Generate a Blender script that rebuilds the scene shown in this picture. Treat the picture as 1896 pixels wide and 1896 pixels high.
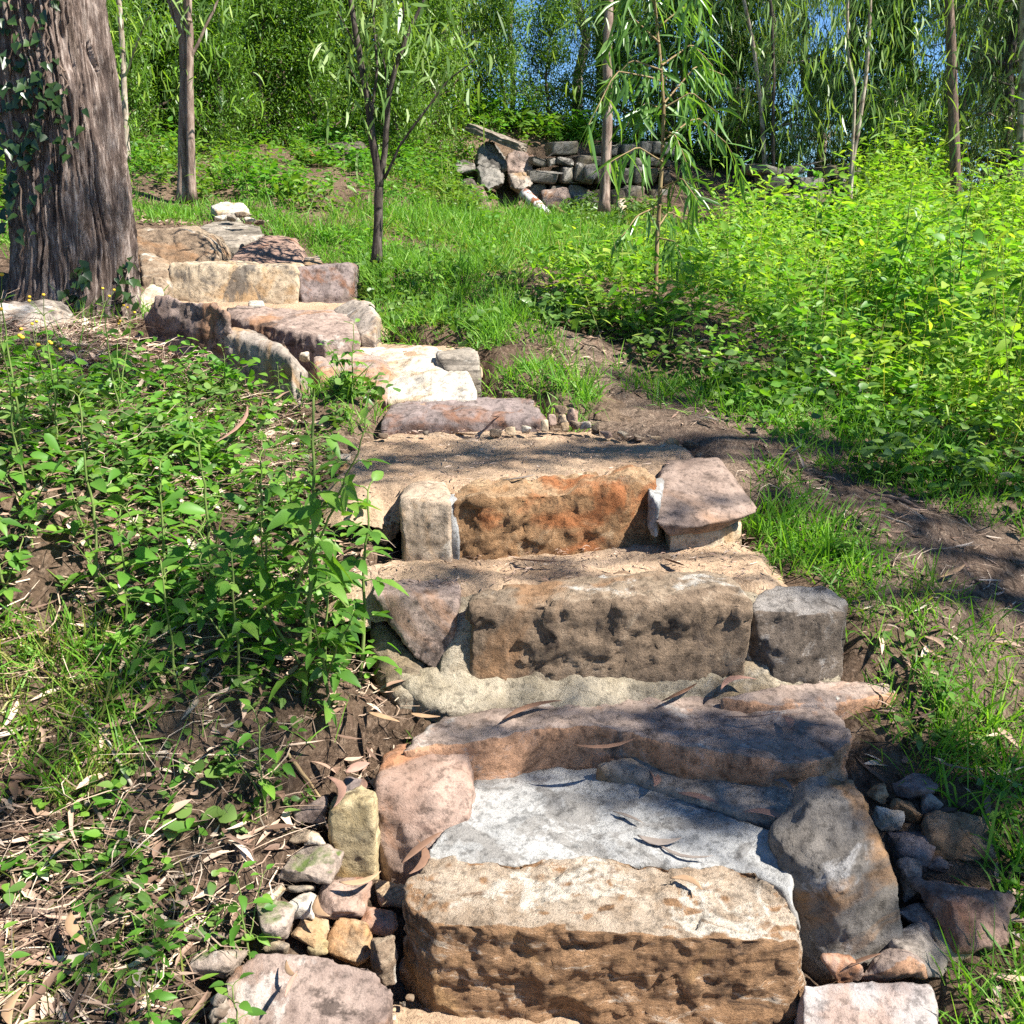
import bpy, bmesh, math, random
import numpy as np
from mathutils import Vector, Matrix, noise as mnoise

for o in list(bpy.data.objects):
    bpy.data.objects.remove(o, do_unlink=True)
SC = bpy.context.scene
COL = SC.collection
R = math.radians
RNG = np.random.default_rng(7)
random.seed(7)

# ------------------------------------------------------------------ camera, sky, sun, exposure
F, PITCH, EYE = 1901.0, R(16.36), 1.6
cam_data = bpy.data.cameras.new("camera")
cam_data.sensor_width = 36.0
cam_data.lens = 36.0 * F / 1896.0
cam_data.clip_start, cam_data.clip_end = 0.05, 500.0
cam = bpy.data.objects.new("camera", cam_data)
COL.objects.link(cam)
cam.location = (0, 0, EYE)
cam.rotation_euler = (R(90) - PITCH, 0, 0)
SC.camera = cam

SUN_EL, SUN_AZ = R(50), R(24)          # azimuth measured from +X towards the viewer
SUN = np.array([math.cos(SUN_EL) * math.cos(SUN_AZ), -math.cos(SUN_EL) * math.sin(SUN_AZ), math.sin(SUN_EL)])
world = bpy.data.worlds.new("World")
SC.world = world
world.use_nodes = True
wn = world.node_tree.nodes
sky = wn.new("ShaderNodeTexSky")
sky.sky_type = 'NISHITA'
sky.sun_disc = False
sky.sun_elevation = SUN_EL
sky.sun_rotation = math.atan2(SUN[0], SUN[1])
sky.air_density, sky.dust_density, sky.ozone_density = 0.8, 0.0, 4.0
wn["Background"].inputs[1].default_value = 0.066
tint = wn.new("ShaderNodeMix"); tint.data_type = 'RGBA'; tint.blend_type = 'MULTIPLY'
tint.inputs[0].default_value = 1.0; tint.inputs[7].default_value = (.62, .83, 1.02, 1)
world.node_tree.links.new(sky.outputs[0], tint.inputs[6])
world.node_tree.links.new(tint.outputs[2], wn["Background"].inputs[0])
sd = bpy.data.lights.new("sun", 'SUN')
sd.energy, sd.angle, sd.color = 5.0, R(0.53), (1.0, 0.955, 0.88)
sun = bpy.data.objects.new("sun", sd)
COL.objects.link(sun)
sun.rotation_euler = Vector(SUN).to_track_quat('Z', 'Y').to_euler()
vs = SC.view_settings
vs.view_transform, vs.look, vs.gamma, vs.use_curve_mapping = 'Standard', 'None', 1.0, False
vs.exposure = 1.46
cy = SC.cycles
cy.max_bounces, cy.diffuse_bounces, cy.glossy_bounces, cy.transmission_bounces, cy.transparent_max_bounces = 6, 3, 2, 3, 4
cy.caustics_reflective = cy.caustics_refractive = False
cy.use_denoising = False
cy.sample_clamp_indirect = 6.0

# ------------------------------------------------------------------ measuring helpers
CP, SP = math.cos(PITCH), math.sin(PITCH)

def ray(px, py):
    dx, dv = (px - 948.0) / F, (948.0 - py) / F
    return dx, CP + SP * dv, -SP + CP * dv

def U(px, py, v):
    """photo pixel -> world point at height v (v < 3) or at forward distance v (v >= 3)"""
    dx, dy, dz = ray(px, py)
    t = v / dy if v >= 3 else (v - EYE) / dz
    return np.array([dx * t, dy * t, EYE + dz * t])

def proj(P):
    P = np.asarray(P, float)
    x, y, z = P[..., 0], P[..., 1], P[..., 2] - EYE
    fwd = y * CP - z * SP
    up = y * SP + z * CP
    fwd = np.where(fwd < .05, .05, fwd)
    return np.stack([948 + F * x / fwd, 948 - F * up / fwd], -1)

def inside(poly, X, Y):
    poly = np.asarray(poly, float)
    r = np.zeros(np.shape(X), bool)
    n = len(poly)
    for i in range(n):
        x1, y1 = poly[i]; x2, y2 = poly[(i + 1) % n]
        if y1 == y2: continue
        c = ((y1 > Y) != (y2 > Y)) & (X < (x2 - x1) * (Y - y1) / (y2 - y1) + x1)
        r ^= c
    return r

def edge_dist(poly, X, Y):
    poly = np.asarray(poly, float)
    d = np.full(np.shape(X), 1e9)
    n = len(poly)
    for i in range(n):
        a = poly[i]; b = poly[(i + 1) % n] - a
        t = np.clip(((X - a[0]) * b[0] + (Y - a[1]) * b[1]) / max(b @ b, 1e-9), 0, 1)
        d = np.minimum(d, np.hypot(X - a[0] - t * b[0], Y - a[1] - t * b[1]))
    return np.where(inside(poly, X, Y), -d, d)

TAB = RNG.random((256, 256))

def vnoise(x, y):
    xi, yi = np.floor(x).astype(int), np.floor(y).astype(int)
    fx, fy = x - xi, y - yi
    fx, fy = fx * fx * (3 - 2 * fx), fy * fy * (3 - 2 * fy)
    g = lambda i, j: TAB[(xi + i) & 255, (yi + j) & 255]
    return (g(0, 0) * (1 - fx) + g(1, 0) * fx) * (1 - fy) + (g(0, 1) * (1 - fx) + g(1, 1) * fx) * fy

def fbm(x, y, o=4):
    r, a, t = 0, .5, 0
    for k in range(o):
        r = r + a * vnoise(x * 2 ** k + 17.3 * k, y * 2 ** k + 5.1 * k); t += a; a *= .5
    return r / t

# ------------------------------------------------------------------ mesh helpers
def mesh_np(name, V, quads=None, tris=None, smooth=False):
    V = np.asarray(V, np.float32)
    q = np.asarray(quads, np.int32).reshape(-1, 4) if quads is not None and len(quads) else np.zeros((0, 4), np.int32)
    t = np.asarray(tris, np.int32).reshape(-1, 3) if tris is not None and len(tris) else np.zeros((0, 3), np.int32)
    m = bpy.data.meshes.new(name)
    m.vertices.add(len(V))
    m.vertices.foreach_set("co", V.ravel())
    loops = np.concatenate([q.ravel(), t.ravel()])
    m.loops.add(len(loops))
    m.loops.foreach_set("vertex_index", loops)
    starts = np.concatenate([np.arange(len(q)) * 4, len(q) * 4 + np.arange(len(t)) * 3]).astype(np.int32)
    m.polygons.add(len(starts))
    m.polygons.foreach_set("loop_start", starts)
    if smooth:
        m.polygons.foreach_set("use_smooth", np.ones(len(starts), bool))
    m.update(calc_edges=True)
    m.validate()
    return m

class MB:
    """collects verts/faces of ONE mesh"""
    def __init__(s): s.V, s.Q, s.T, s.n = [], [], [], 0
    def add(s, V, Q=None, T=None):
        V = np.asarray(V, float).reshape(-1, 3)
        s.V.append(V)
        if Q is not None and len(Q): s.Q.append(np.asarray(Q) + s.n)
        if T is not None and len(T): s.T.append(np.asarray(T) + s.n)
        s.n += len(V)
        return s
    def mesh(s, name, smooth=False):
        return mesh_np(name, np.concatenate(s.V), np.concatenate(s.Q) if s.Q else None, np.concatenate(s.T) if s.T else None, smooth)

def link(name, mesh, mat=None, parent=None, loc=None):
    o = bpy.data.objects.new(name, mesh)
    COL.objects.link(o)
    if mat is not None and not len(mesh.materials): mesh.materials.append(mat)
    if parent is not None: o.parent = parent
    if loc is not None: o.location = loc
    return o

def tag(o, label=None, cat=None, group=None, kind=None):
    if label: o['label'] = label
    if cat: o['category'] = cat
    if group: o['group'] = group
    if kind: o['kind'] = kind
    return o

def thing(name, label, cat, loc=(0, 0, 0), group=None, rotz=0, scale=1):
    o = bpy.data.objects.new(name, None)
    COL.objects.link(o)
    o.empty_display_size = .1
    o.location = loc
    o.rotation_euler = (0, 0, rotz)
    o.scale = (scale,) * 3 if np.isscalar(scale) else scale
    return tag(o, label, cat, group)

def copy_thing(root, label, loc, rotz=0, scale=1, group=None):
    r = root.copy(); COL.objects.link(r)
    r.location = loc; r.rotation_euler = (0, 0, rotz)
    r.scale = (scale,) * 3 if np.isscalar(scale) else scale
    r['label'] = label
    if group: r['group'] = group
    for ch in list(root.children):
        c = ch.copy(); COL.objects.link(c); c.parent = r
        for g in list(ch.children):
            d = g.copy(); COL.objects.link(d); d.parent = c
    return r

def unit(v):
    v = np.asarray(v, float)
    return v / np.maximum(np.linalg.norm(v, axis=-1, keepdims=True), 1e-9)

def tube(mb, pts, rad, k=6, cap=True):
    pts = np.asarray(pts, float); n = len(pts)
    rad = np.broadcast_to(np.asarray(rad, float), (n,))
    T = unit(np.gradient(pts, axis=0))
    ref = np.array([1., 0, 0]) if abs(T[0][0]) < .8 else np.array([0, 1., 0])
    A = unit(np.cross(T, ref)); B = np.cross(T, A)
    ang = np.arange(k) * 2 * math.pi / k
    ring = pts[:, None] + rad[:, None, None] * (np.cos(ang)[None, :, None] * A[:, None] + np.sin(ang)[None, :, None] * B[:, None])
    i, j = np.meshgrid(np.arange(n - 1), np.arange(k), indexing='ij')
    j2 = (j + 1) % k
    Q = np.stack([i * k + j, i * k + j2, (i + 1) * k + j2, (i + 1) * k + j], -1).reshape(-1, 4)
    V = ring.reshape(-1, 3); Tt = None
    if cap:
        V = np.concatenate([V, pts[[0, -1]]]); a, b = n * k, n * k + 1
        jj = np.arange(k); j2 = (jj + 1) % k
        Tt = np.concatenate([np.stack([j2, jj, np.full(k, a)], -1), np.stack([(n - 1) * k + jj, (n - 1) * k + j2, np.full(k, b)], -1)])
    mb.add(V, Q, Tt)

LANCE = ([0, .3, .68, 1], [.12, 1, .75, 0])
SICKLE = ([0, .2, .45, .75, 1], [.15, .8, 1, .6, 0])
OVATE = ([0, .12, .35, .65, .88, 1], [.08, .7, 1, .72, .3, 0])
ROUND = ([0, .1, .3, .6, .85, 1], [.1, .8, 1.05, .95, .5, .08])
BLADE = ([0, .4, .75, 1], [.8, 1, .65, 0])
SMALL = ([0, .45, 1], [.1, 1, 0])

def leafset(mb, P, D, N, L, W, shape=LANCE, bend=0.0, fold=0.0, side=0.0):
    """many leaves at once: P base, D direction, N rough normal, L length, W full width; bend = droop, side = sickle curve"""
    P = np.asarray(P, float); n = len(P)
    if n == 0: return
    D = unit(D); S = unit(np.cross(D, N)); N = np.cross(S, D)
    L = np.broadcast_to(np.asarray(L, float), (n,))[:, None]
    W = np.broadcast_to(np.asarray(W, float), (n,))[:, None]
    bend = np.broadcast_to(np.asarray(bend, float), (n,))[:, None]
    side = np.broadcast_to(np.asarray(side, float), (n,))[:, None]
    ts, ws = shape
    rows = []
    for t, w in zip(ts, ws):
        c = P + D * L * t + S * side * L * (t - t * t) * 1.6
        c = c + np.array([0, 0, -1.]) * bend * L * t * t
        if w == 0:
            rows.append([c])
        elif fold:
            e = N * (fold * W * w * .5)
            rows.append([c - S * W * w * .5 + e, c, c + S * W * w * .5 + e])
        else:
            rows.append([c - S * W * w * .5, c + S * W * w * .5])
    per = sum(len(r) for r in rows)
    V = np.stack([v for r in rows for v in r], 1)
    st = np.cumsum([0] + [len(r) for r in rows])
    q, t3 = [], []
    for i in range(len(rows) - 1):
        a, b, na, nb = st[i], st[i + 1], len(rows[i]), len(rows[i + 1])
        for k in range(na - 1):
            if nb == 1: t3.append([a + k, a + k + 1, b])
            else: q.append([a + k, a + k + 1, b + k + 1, b + k])
    base = (np.arange(n) * per)[:, None, None]
    mb.add(V.reshape(-1, 3), (np.array(q)[None] + base).reshape(-1, 4) if q else None, (np.array(t3)[None] + base).reshape(-1, 3) if t3 else None)

def rnd_dir(n, rng=RNG):
    return unit(rng.normal(size=(n, 3)))

# ------------------------------------------------------------------ materials
def new_mat(name):
    m = bpy.data.materials.new(name)
    m.use_nodes = True
    nt = m.node_tree
    nt.nodes.clear()
    out = nt.nodes.new("ShaderNodeOutputMaterial")
    return m, nt, out

def nd(nt, typ, **kw):
    n = nt.nodes.new(typ)
    for k, v in kw.items():
        if k.startswith("i_"): n.inputs[k[2:].replace("_", " ")].default_value = v
        else: setattr(n, k, v)
    return n

def ramp(nt, fac, stops, interp='LINEAR'):
    r = nt.nodes.new("ShaderNodeValToRGB")
    r.color_ramp.interpolation = interp
    el = r.color_ramp.elements
    while len(el) < len(stops): el.new(.5)
    for e, (p, c) in zip(el, stops):
        e.position = p
        e.color = (*c, 1) if not np.isscalar(c) else (c, c, c, 1)
    nt.links.new(fac, r.inputs[0])
    return r.outputs[0]

def noise_n(nt, vec, scale, detail=6, rough=.6, dist=0.0):
    n = nt.nodes.new("ShaderNodeTexNoise")
    n.inputs["Scale"].default_value = scale
    n.inputs["Detail"].default_value = detail
    n.inputs["Roughness"].default_value = rough
    n.inputs["Distortion"].default_value = dist
    nt.links.new(vec, n.inputs["Vector"])
    return n.outputs["Fac"]

def mix_c(nt, fac, a, b, mode='MIX'):
    m = nt.nodes.new("ShaderNodeMix")
    m.data_type = 'RGBA'; m.blend_type = mode
    for sock, v in ((m.inputs[0], fac), (m.inputs[6], a), (m.inputs[7], b)):
        if hasattr(v, "is_output"): nt.links.new(v, sock)
        elif np.isscalar(v): sock.default_value = v
        else: sock.default_value = (*v, 1)
    return m.outputs[2]

def obj_vec(nt, shift=True):
    tc = nt.nodes.new("ShaderNodeTexCoord")
    if not shift: return tc.outputs["Object"]
    oi = nt.nodes.new("ShaderNodeObjectInfo")
    mu = nd(nt, "ShaderNodeMath", operation='MULTIPLY'); mu.inputs[1].default_value = 37.0
    nt.links.new(oi.outputs["Random"], mu.inputs[0])
    ad = nd(nt, "ShaderNodeVectorMath", operation='ADD')
    nt.links.new(tc.outputs["Object"], ad.inputs[0]); nt.links.new(mu.outputs[0], ad.inputs[1])
    return ad.outputs[0]

def finish(nt, out, color, rough=.85, height=None, bump=.3, dist=.01, spec=.25):
    b = nt.nodes.new("ShaderNodeBsdfPrincipled")
    nt.links.new(color, b.inputs["Base Color"])
    b.inputs["Roughness"].default_value = rough
    b.inputs["Specular IOR Level"].default_value = spec
    if height is not None:
        bp = nt.nodes.new("ShaderNodeBump")
        bp.inputs["Strength"].default_value = bump
        bp.inputs["Distance"].default_value = dist
        nt.links.new(height, bp.inputs["Height"]); nt.links.new(bp.outputs[0], b.inputs["Normal"])
    nt.links.new(b.outputs[0], out.inputs[0])
    return b

def stone_mat(name, base, stain=None, dark=None, pale=None, strata=0.0, moss=0.0, bands=1.0, face=None, scale=6, stain_at=.55, dark_at=.6, pale_at=.62, bump=.5):
    """weathered sandstone: base tones, iron stains, dark lichen, pale bloom, optional bedding lines and moss"""
    m, nt, out = new_mat(name)
    v = obj_vec(nt)
    f1 = noise_n(nt, v, scale, 10, .68, .5)
    vb = nd(nt, 'ShaderNodeMapping'); vb.inputs['Scale'].default_value = (1, 1, bands); nt.links.new(v, vb.inputs[0]); vb = vb.outputs[0]
    b0, b1 = base
    c = ramp(nt, f1, [(.34, b0), (.47, tuple(x * .55 + y * .45 for x, y in zip(b0, b1))), (.52, tuple(x * .3 + y * .7 for x, y in zip(b0, b1))), (.64, b1)])
    if strata:
        mp = nt.nodes.new("ShaderNodeMapping"); mp.inputs["Scale"].default_value = (2, 2, 38); mp.inputs["Rotation"].default_value = (.12, .1, 0)
        nt.links.new(v, mp.inputs[0])
        fs = noise_n(nt, mp.outputs[0], 1.3, 6, .6, .5)
        c = mix_c(nt, ramp(nt, fs, [(.42, 0.0), (.66, strata)]), c, tuple(x * .38 for x in b0))
    if pale:
        fs = noise_n(nt, v, scale * .8, 7, .68, .6)
        c = mix_c(nt, ramp(nt, fs, [(pale_at - .015, 0.0), (pale_at + .035, .85)]), c, pale)
    if face:        # front-facing surfaces mix towards the face tones, iron brown on the honey block
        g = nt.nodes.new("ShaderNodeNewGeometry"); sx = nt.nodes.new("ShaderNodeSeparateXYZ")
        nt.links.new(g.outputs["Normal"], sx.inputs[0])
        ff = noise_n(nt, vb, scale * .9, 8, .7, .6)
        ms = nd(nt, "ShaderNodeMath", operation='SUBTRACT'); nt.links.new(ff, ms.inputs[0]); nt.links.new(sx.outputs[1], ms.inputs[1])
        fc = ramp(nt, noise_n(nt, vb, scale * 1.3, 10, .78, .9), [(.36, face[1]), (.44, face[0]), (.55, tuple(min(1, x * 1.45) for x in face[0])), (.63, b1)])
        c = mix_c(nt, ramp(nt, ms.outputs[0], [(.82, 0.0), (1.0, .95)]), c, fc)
    if stain:
        fs = noise_n(nt, v, scale * .45, 6, .6, 1.2)
        c = mix_c(nt, ramp(nt, fs, [(stain_at - .03, 0.0), (stain_at + .07, .9)]), c, stain)
    if dark:
        fs = noise_n(nt, vb, scale * .7, 9, .72, .9)
        c = mix_c(nt, ramp(nt, fs, [(dark_at - .015, 0.0), (dark_at + .05, .85)]), c, dark)
    sp = noise_n(nt, v, 220, 3, .6)
    c = mix_c(nt, .75, c, ramp(nt, sp, [(.3, .66), (.5, 1.0)]), 'MULTIPLY')
    sp2 = noise_n(nt, v, 46, 5, .7)
    c = mix_c(nt, .8, c, ramp(nt, sp2, [(.38, .42), (.50, 1.0)]), 'MULTIPLY')
    if moss:
        g = nt.nodes.new("ShaderNodeNewGeometry"); sx = nt.nodes.new("ShaderNodeSeparateXYZ")
        nt.links.new(g.outputs["Normal"], sx.inputs[0])
        fm = noise_n(nt, v, 11, 5, .6)
        mu = nd(nt, "ShaderNodeMath", operation='MULTIPLY')
        nt.links.new(sx.outputs[2], mu.inputs[0]); nt.links.new(fm, mu.inputs[1])
        c = mix_c(nt, ramp(nt, mu.outputs[0], [(.55 - moss * .35, 0.0), (.68 - moss * .35, .9)]), c, (.075, .12, .02))
    h1 = noise_n(nt, vb, 38, 10, .8, .4)
    h2 = noise_n(nt, v, 210, 4, .7)
    ad = nd(nt, "ShaderNodeMath", operation='MULTIPLY_ADD'); ad.inputs[1].default_value = .35
    nt.links.new(h2, ad.inputs[0]); nt.links.new(h1, ad.inputs[2])
    finish(nt, out, c, .9, ad.outputs[0], bump, .02, .2)
    return m

def leaf_mat(name, c0, c1, c2, trans=.4, glow=(1.5, 1.35, .5), rough=.42, spec=.4):
    m, nt, out = new_mat(name)
    g = nt.nodes.new("ShaderNodeNewGeometry")
    oi = nt.nodes.new("ShaderNodeObjectInfo")
    fr = nd(nt, "ShaderNodeMath", operation='MULTIPLY_ADD'); fr.inputs[1].default_value = .3
    nt.links.new(oi.outputs["Random"], fr.inputs[0])
    f0 = nd(nt, "ShaderNodeMath", operation='MULTIPLY'); f0.inputs[1].default_value = .75
    nt.links.new(g.outputs["Random Per Island"], f0.inputs[0]); nt.links.new(f0.outputs[0], fr.inputs[2])
    c = ramp(nt, fr.outputs[0], [(.05, c0), (.5, c1), (1.0, c2)])
    b = nt.nodes.new("ShaderNodeBsdfPrincipled")
    nt.links.new(c, b.inputs["Base Color"])
    b.inputs["Roughness"].default_value = rough
    b.inputs["Specular IOR Level"].default_value = spec
    t = nt.nodes.new("ShaderNodeBsdfTranslucent")
    nt.links.new(mix_c(nt, 1.0, c, glow, 'MULTIPLY'), t.inputs[0])
    mx = nt.nodes.new("ShaderNodeMixShader"); mx.inputs[0].default_value = trans
    nt.links.new(b.outputs[0], mx.inputs[1]); nt.links.new(t.outputs[0], mx.inputs[2])
    nt.links.new(mx.outputs[0], out.inputs[0])
    return m

def island_mat(name, stops, rough=.8, spec=.2):
    m, nt, out = new_mat(name)
    g = nt.nodes.new("ShaderNodeNewGeometry")
    c = ramp(nt, g.outputs["Random Per Island"], stops)
    finish(nt, out, c, rough, spec=spec)
    return m

def bark_mat(name, c0, c1, c2, zs=.18, scale=26, bump=.8, patch=None):
    m, nt, out = new_mat(name)
    v = obj_vec(nt)
    mp = nt.nodes.new("ShaderNodeMapping"); mp.inputs["Scale"].default_value = (1, 1, zs)
    nt.links.new(v, mp.inputs[0])
    f = noise_n(nt, mp.outputs[0], scale, 8, .68, .3)
    c = ramp(nt, f, [(.33, c0), (.5, c1), (.68, c2)])
    if patch:
        fp = noise_n(nt, v, 9, 5, .6, .5)
        c = mix_c(nt, ramp(nt, fp, [(.55, 0.0), (.62, .85)]), c, patch)
    h = noise_n(nt, mp.outputs[0], scale * 1.7, 8, .75)
    finish(nt, out, c, .92, h, bump, .015, .12)
    return m
# ------------------------------------------------------------------ terrain
CTRL_PX = [(600,1890,.03),(1600,1890,.03),(0,1896,.15),(-300,1896,.2),(350,1700,.14),(560,1500,.23),(620,1400,.29),(700,1320,.33),
 (1600,1600,.12),(1800,1800,.05),(1896,1600,.1),(1700,1400,.27),(1620,1290,.33),(1896,1300,.3),(2300,1500,.1),
 (1600,1180,.45),(1700,1100,.5),(1896,1050,.5),(2300,1150,.4),(1480,1000,.58),(1420,900,.7),(1600,900,.68),(1850,930,.62),
 (1400,760,.83),(1700,850,.72),(1100,770,.84),(1150,690,.93),(950,600,1.08),(860,600,1.05),(1000,700,.95),(900,650,1.0),(905,700,.91),(902,742,.86),(720,600,1.1),
 (700,480,6.0),(1215,545,1.2),(1000,500,1.25),(1500,650,.93),(1896,750,.7),(1000,400,11.3),(1300,430,10.5),(1700,440,10),
 (1050,388,11.8),(1200,470,8.5),(1600,520,8),(1896,600,7),(2300,600,7),(450,1300,.46),(300,1200,.55),(100,1250,.5),(0,1500,.33),
 (-300,1500,.4),(250,1450,.36),(606,905,.755),(625,860,.785),(610,1085,.555),(590,1040,.6),(690,565,1.10),(668,530,1.17),(700,1240,.38),(660,1180,.47),(300,900,.82),(500,900,.74),(620,1000,.61),(590,850,.76),(0,900,.9),(-300,1000,.9),(300,700,1.0),
 (480,720,.92),(100,750,1.0),(0,620,1.15),(-300,700,1.2),(60,545,1.22),(250,600,1.1),(620,770,.84),(680,730,.9),(250,400,7.4),
 (345,372,8.2),(450,390,7.8),(560,440,7.2),(640,530,5.9),(400,250,12),(600,310,10),(500,330,9),(750,330,10.5),(250,280,11),
 (650,240,12.5),(850,390,11.3),(0,300,10),(-400,300,10),(860,262,12.6),(1000,265,12.9),(1150,275,13.1),(1450,335,13.4),(1700,392,12.8)]
CTRL = [U(*c) for c in CTRL_PX] + [np.array(c, float) for c in [(-20,20,6.5),(-8,20,5.0),(0,22,3.0),(8,22,1.7),(20,20,.6),(0,50,4),(30,50,0),
 (-30,50,9),(-60,30,12),(60,30,-2),(-15,0,3),(-3,1,.6),(3,1,-.05),(8,0,-.3),(8,6,.5),(20,0,-1),(-4,3,1.15),(-8,5,1.9),(0,-5,-.7),
 (-8,-5,.2),(8,-5,-.9),(0,.5,-.15),(0,80,5),(60,80,-1),(-60,80,13),(-60,-10,6),(60,-10,-3)]]
CTRL = np.array(CTRL)

def _k(d2): return np.sqrt(d2 + .15)
_A = CTRL[:, :2]
_K = _k(((_A[:, None] - _A[None]) ** 2).sum(-1)) + np.eye(len(_A)) * -.02
_M = np.block([[_K, np.c_[np.ones(len(_A)), _A]], [np.c_[np.ones(len(_A)), _A].T, np.zeros((3, 3))]])
_W = np.linalg.lstsq(_M, np.r_[CTRL[:, 2], 0, 0, 0], rcond=None)[0]

CARVE = []          # (xy polygon, highest ground level inside it)

def gz(x, y, bumps=True):
    """ground height"""
    x = np.asarray(x, float); y = np.asarray(y, float)
    sh = np.broadcast(x, y).shape
    xf, yf = np.broadcast_to(x, sh).ravel(), np.broadcast_to(y, sh).ravel()
    z = np.zeros(xf.shape)
    for i in range(0, len(xf), 20000):
        s = slice(i, i + 20000)
        d2 = (xf[s, None] - _A[None, :, 0]) ** 2 + (yf[s, None] - _A[None, :, 1]) ** 2
        z[s] = _k(d2) @ _W[:-3] + _W[-3] + _W[-2] * xf[s] + _W[-1] * yf[s]
    if bumps:
        z += (fbm(xf * 1.7 + 3, yf * 1.7 + 8, 3) - .5) * .10 + (fbm(xf * 9 + 3, yf * 9, 3) - .5) * .035
        for poly, top in CARVE:
            lo, hi = poly.min(0) - .15, poly.max(0) + .15
            k = (xf > lo[0]) & (xf < hi[0]) & (yf > lo[1]) & (yf < hi[1])
            if k.any():
                ii = np.nonzero(k)[0]
                dd = edge_dist(poly, xf[ii], yf[ii])
                z[ii] = np.minimum(z[ii], top + np.clip(dd, 0, None) * 1.6 + np.where(dd > .14, 9, 0))
    return z.reshape(sh)

def G(px, py):
    """photo pixel -> point on the ground"""
    dx, dy, dz = ray(px, py)
    t = np.concatenate([np.linspace(1.2, 6, 400), np.linspace(6.02, 30, 500)])
    z = gz(dx * t, dy * t, False)
    k = np.nonzero(EYE + dz * t < z)[0]
    tt = t[k[0]] if len(k) else 12.0
    return np.array([dx * tt, dy * tt, float(gz(dx * tt, dy * tt, False))])

def hull2(P):
    P = sorted(map(tuple, np.asarray(P)[:, :2]))
    def half(pts):
        h = []
        for p in pts:
            while len(h) > 1 and (h[-1][0]-h[-2][0])*(p[1]-h[-2][1]) - (h[-1][1]-h[-2][1])*(p[0]-h[-2][0]) <= 0: h.pop()
            h.append(p)
        return h
    return np.array(half(P)[:-1] + half(P[::-1])[:-1])

# ------------------------------------------------------------------ stones
PEND = []
ROCKS = []

def stone(name, label, cat, mat, pts, zb=None, back=0.0, voxel=.012, smooth=2, amp=(.010, .006), freq=(5, 22), prism=False, group=None, chips=0.0, kind=None, strata=0):
    """one stone from its measured corners (photo pixel, height): a hull (or a flat prism), rounded and weathered"""
    P = np.array([U(*p) for p in pts])
    Q = [P]
    if not prism:
        if back:
            b = P.copy(); b[:, 1] += back; Q.append(b)
        if zb is not None:
            d = np.concatenate(Q); d = d.copy(); d[:, 2] = zb; Q.append(d)
    allp = np.concatenate(Q)
    c = allp.mean(0)
    bm = bmesh.new()
    if prism:
        top = [bm.verts.new(p - c) for p in P]
        bot = [bm.verts.new(np.array([p[0], p[1], zb]) - c) for p in P]
        n = len(P)
        bm.faces.new(top); bm.faces.new(bot[::-1])
        for i in range(n): bm.faces.new((top[i], bot[i], bot[(i+1) % n], top[(i+1) % n]))
        bmesh.ops.recalc_face_normals(bm, faces=bm.faces)
        bmesh.ops.triangulate(bm, faces=bm.faces)
        foot = P[:, :2]
    else:
        vs_ = [bm.verts.new(p - c) for p in allp]
        r = bmesh.ops.convex_hull(bm, input=vs_)
        bmesh.ops.delete(bm, geom=[v for v in bm.verts if not v.link_faces], context='VERTS')
        foot = hull2(allp)
    o = stone_obj(name, bm, c, mat, voxel, smooth, amp, freq, chips, strata)
    tag(o, label, cat, group, kind)
    fc = foot.mean(0)
    lowtop = np.sort(P[:, 2])[max(0, len(P) // 5)]
    CARVE.append((fc + (foot - fc) * .9, max((zb + .02) if zb is not None else -9, lowtop - .13)))
    return o

def stone_obj(name, bm, c, mat, voxel, smooth, amp, freq, chips=0.0, strata=0):
    smooth = min(smooth, 3)
    chips = chips or amp[0] * .35
    me = bpy.data.meshes.new(name)
    bm.to_mesh(me); bm.free()
    o = link(name, me, mat, loc=c)
    m = o.modifiers.new("r", 'REMESH'); m.mode = 'VOXEL'; m.voxel_size = voxel; m.use_smooth_shade = True
    s = o.modifiers.new("s", 'SMOOTH'); s.factor = .5; s.iterations = smooth
    PEND.append((o, amp, freq, chips, strata, len(PEND)))
    return o

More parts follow.
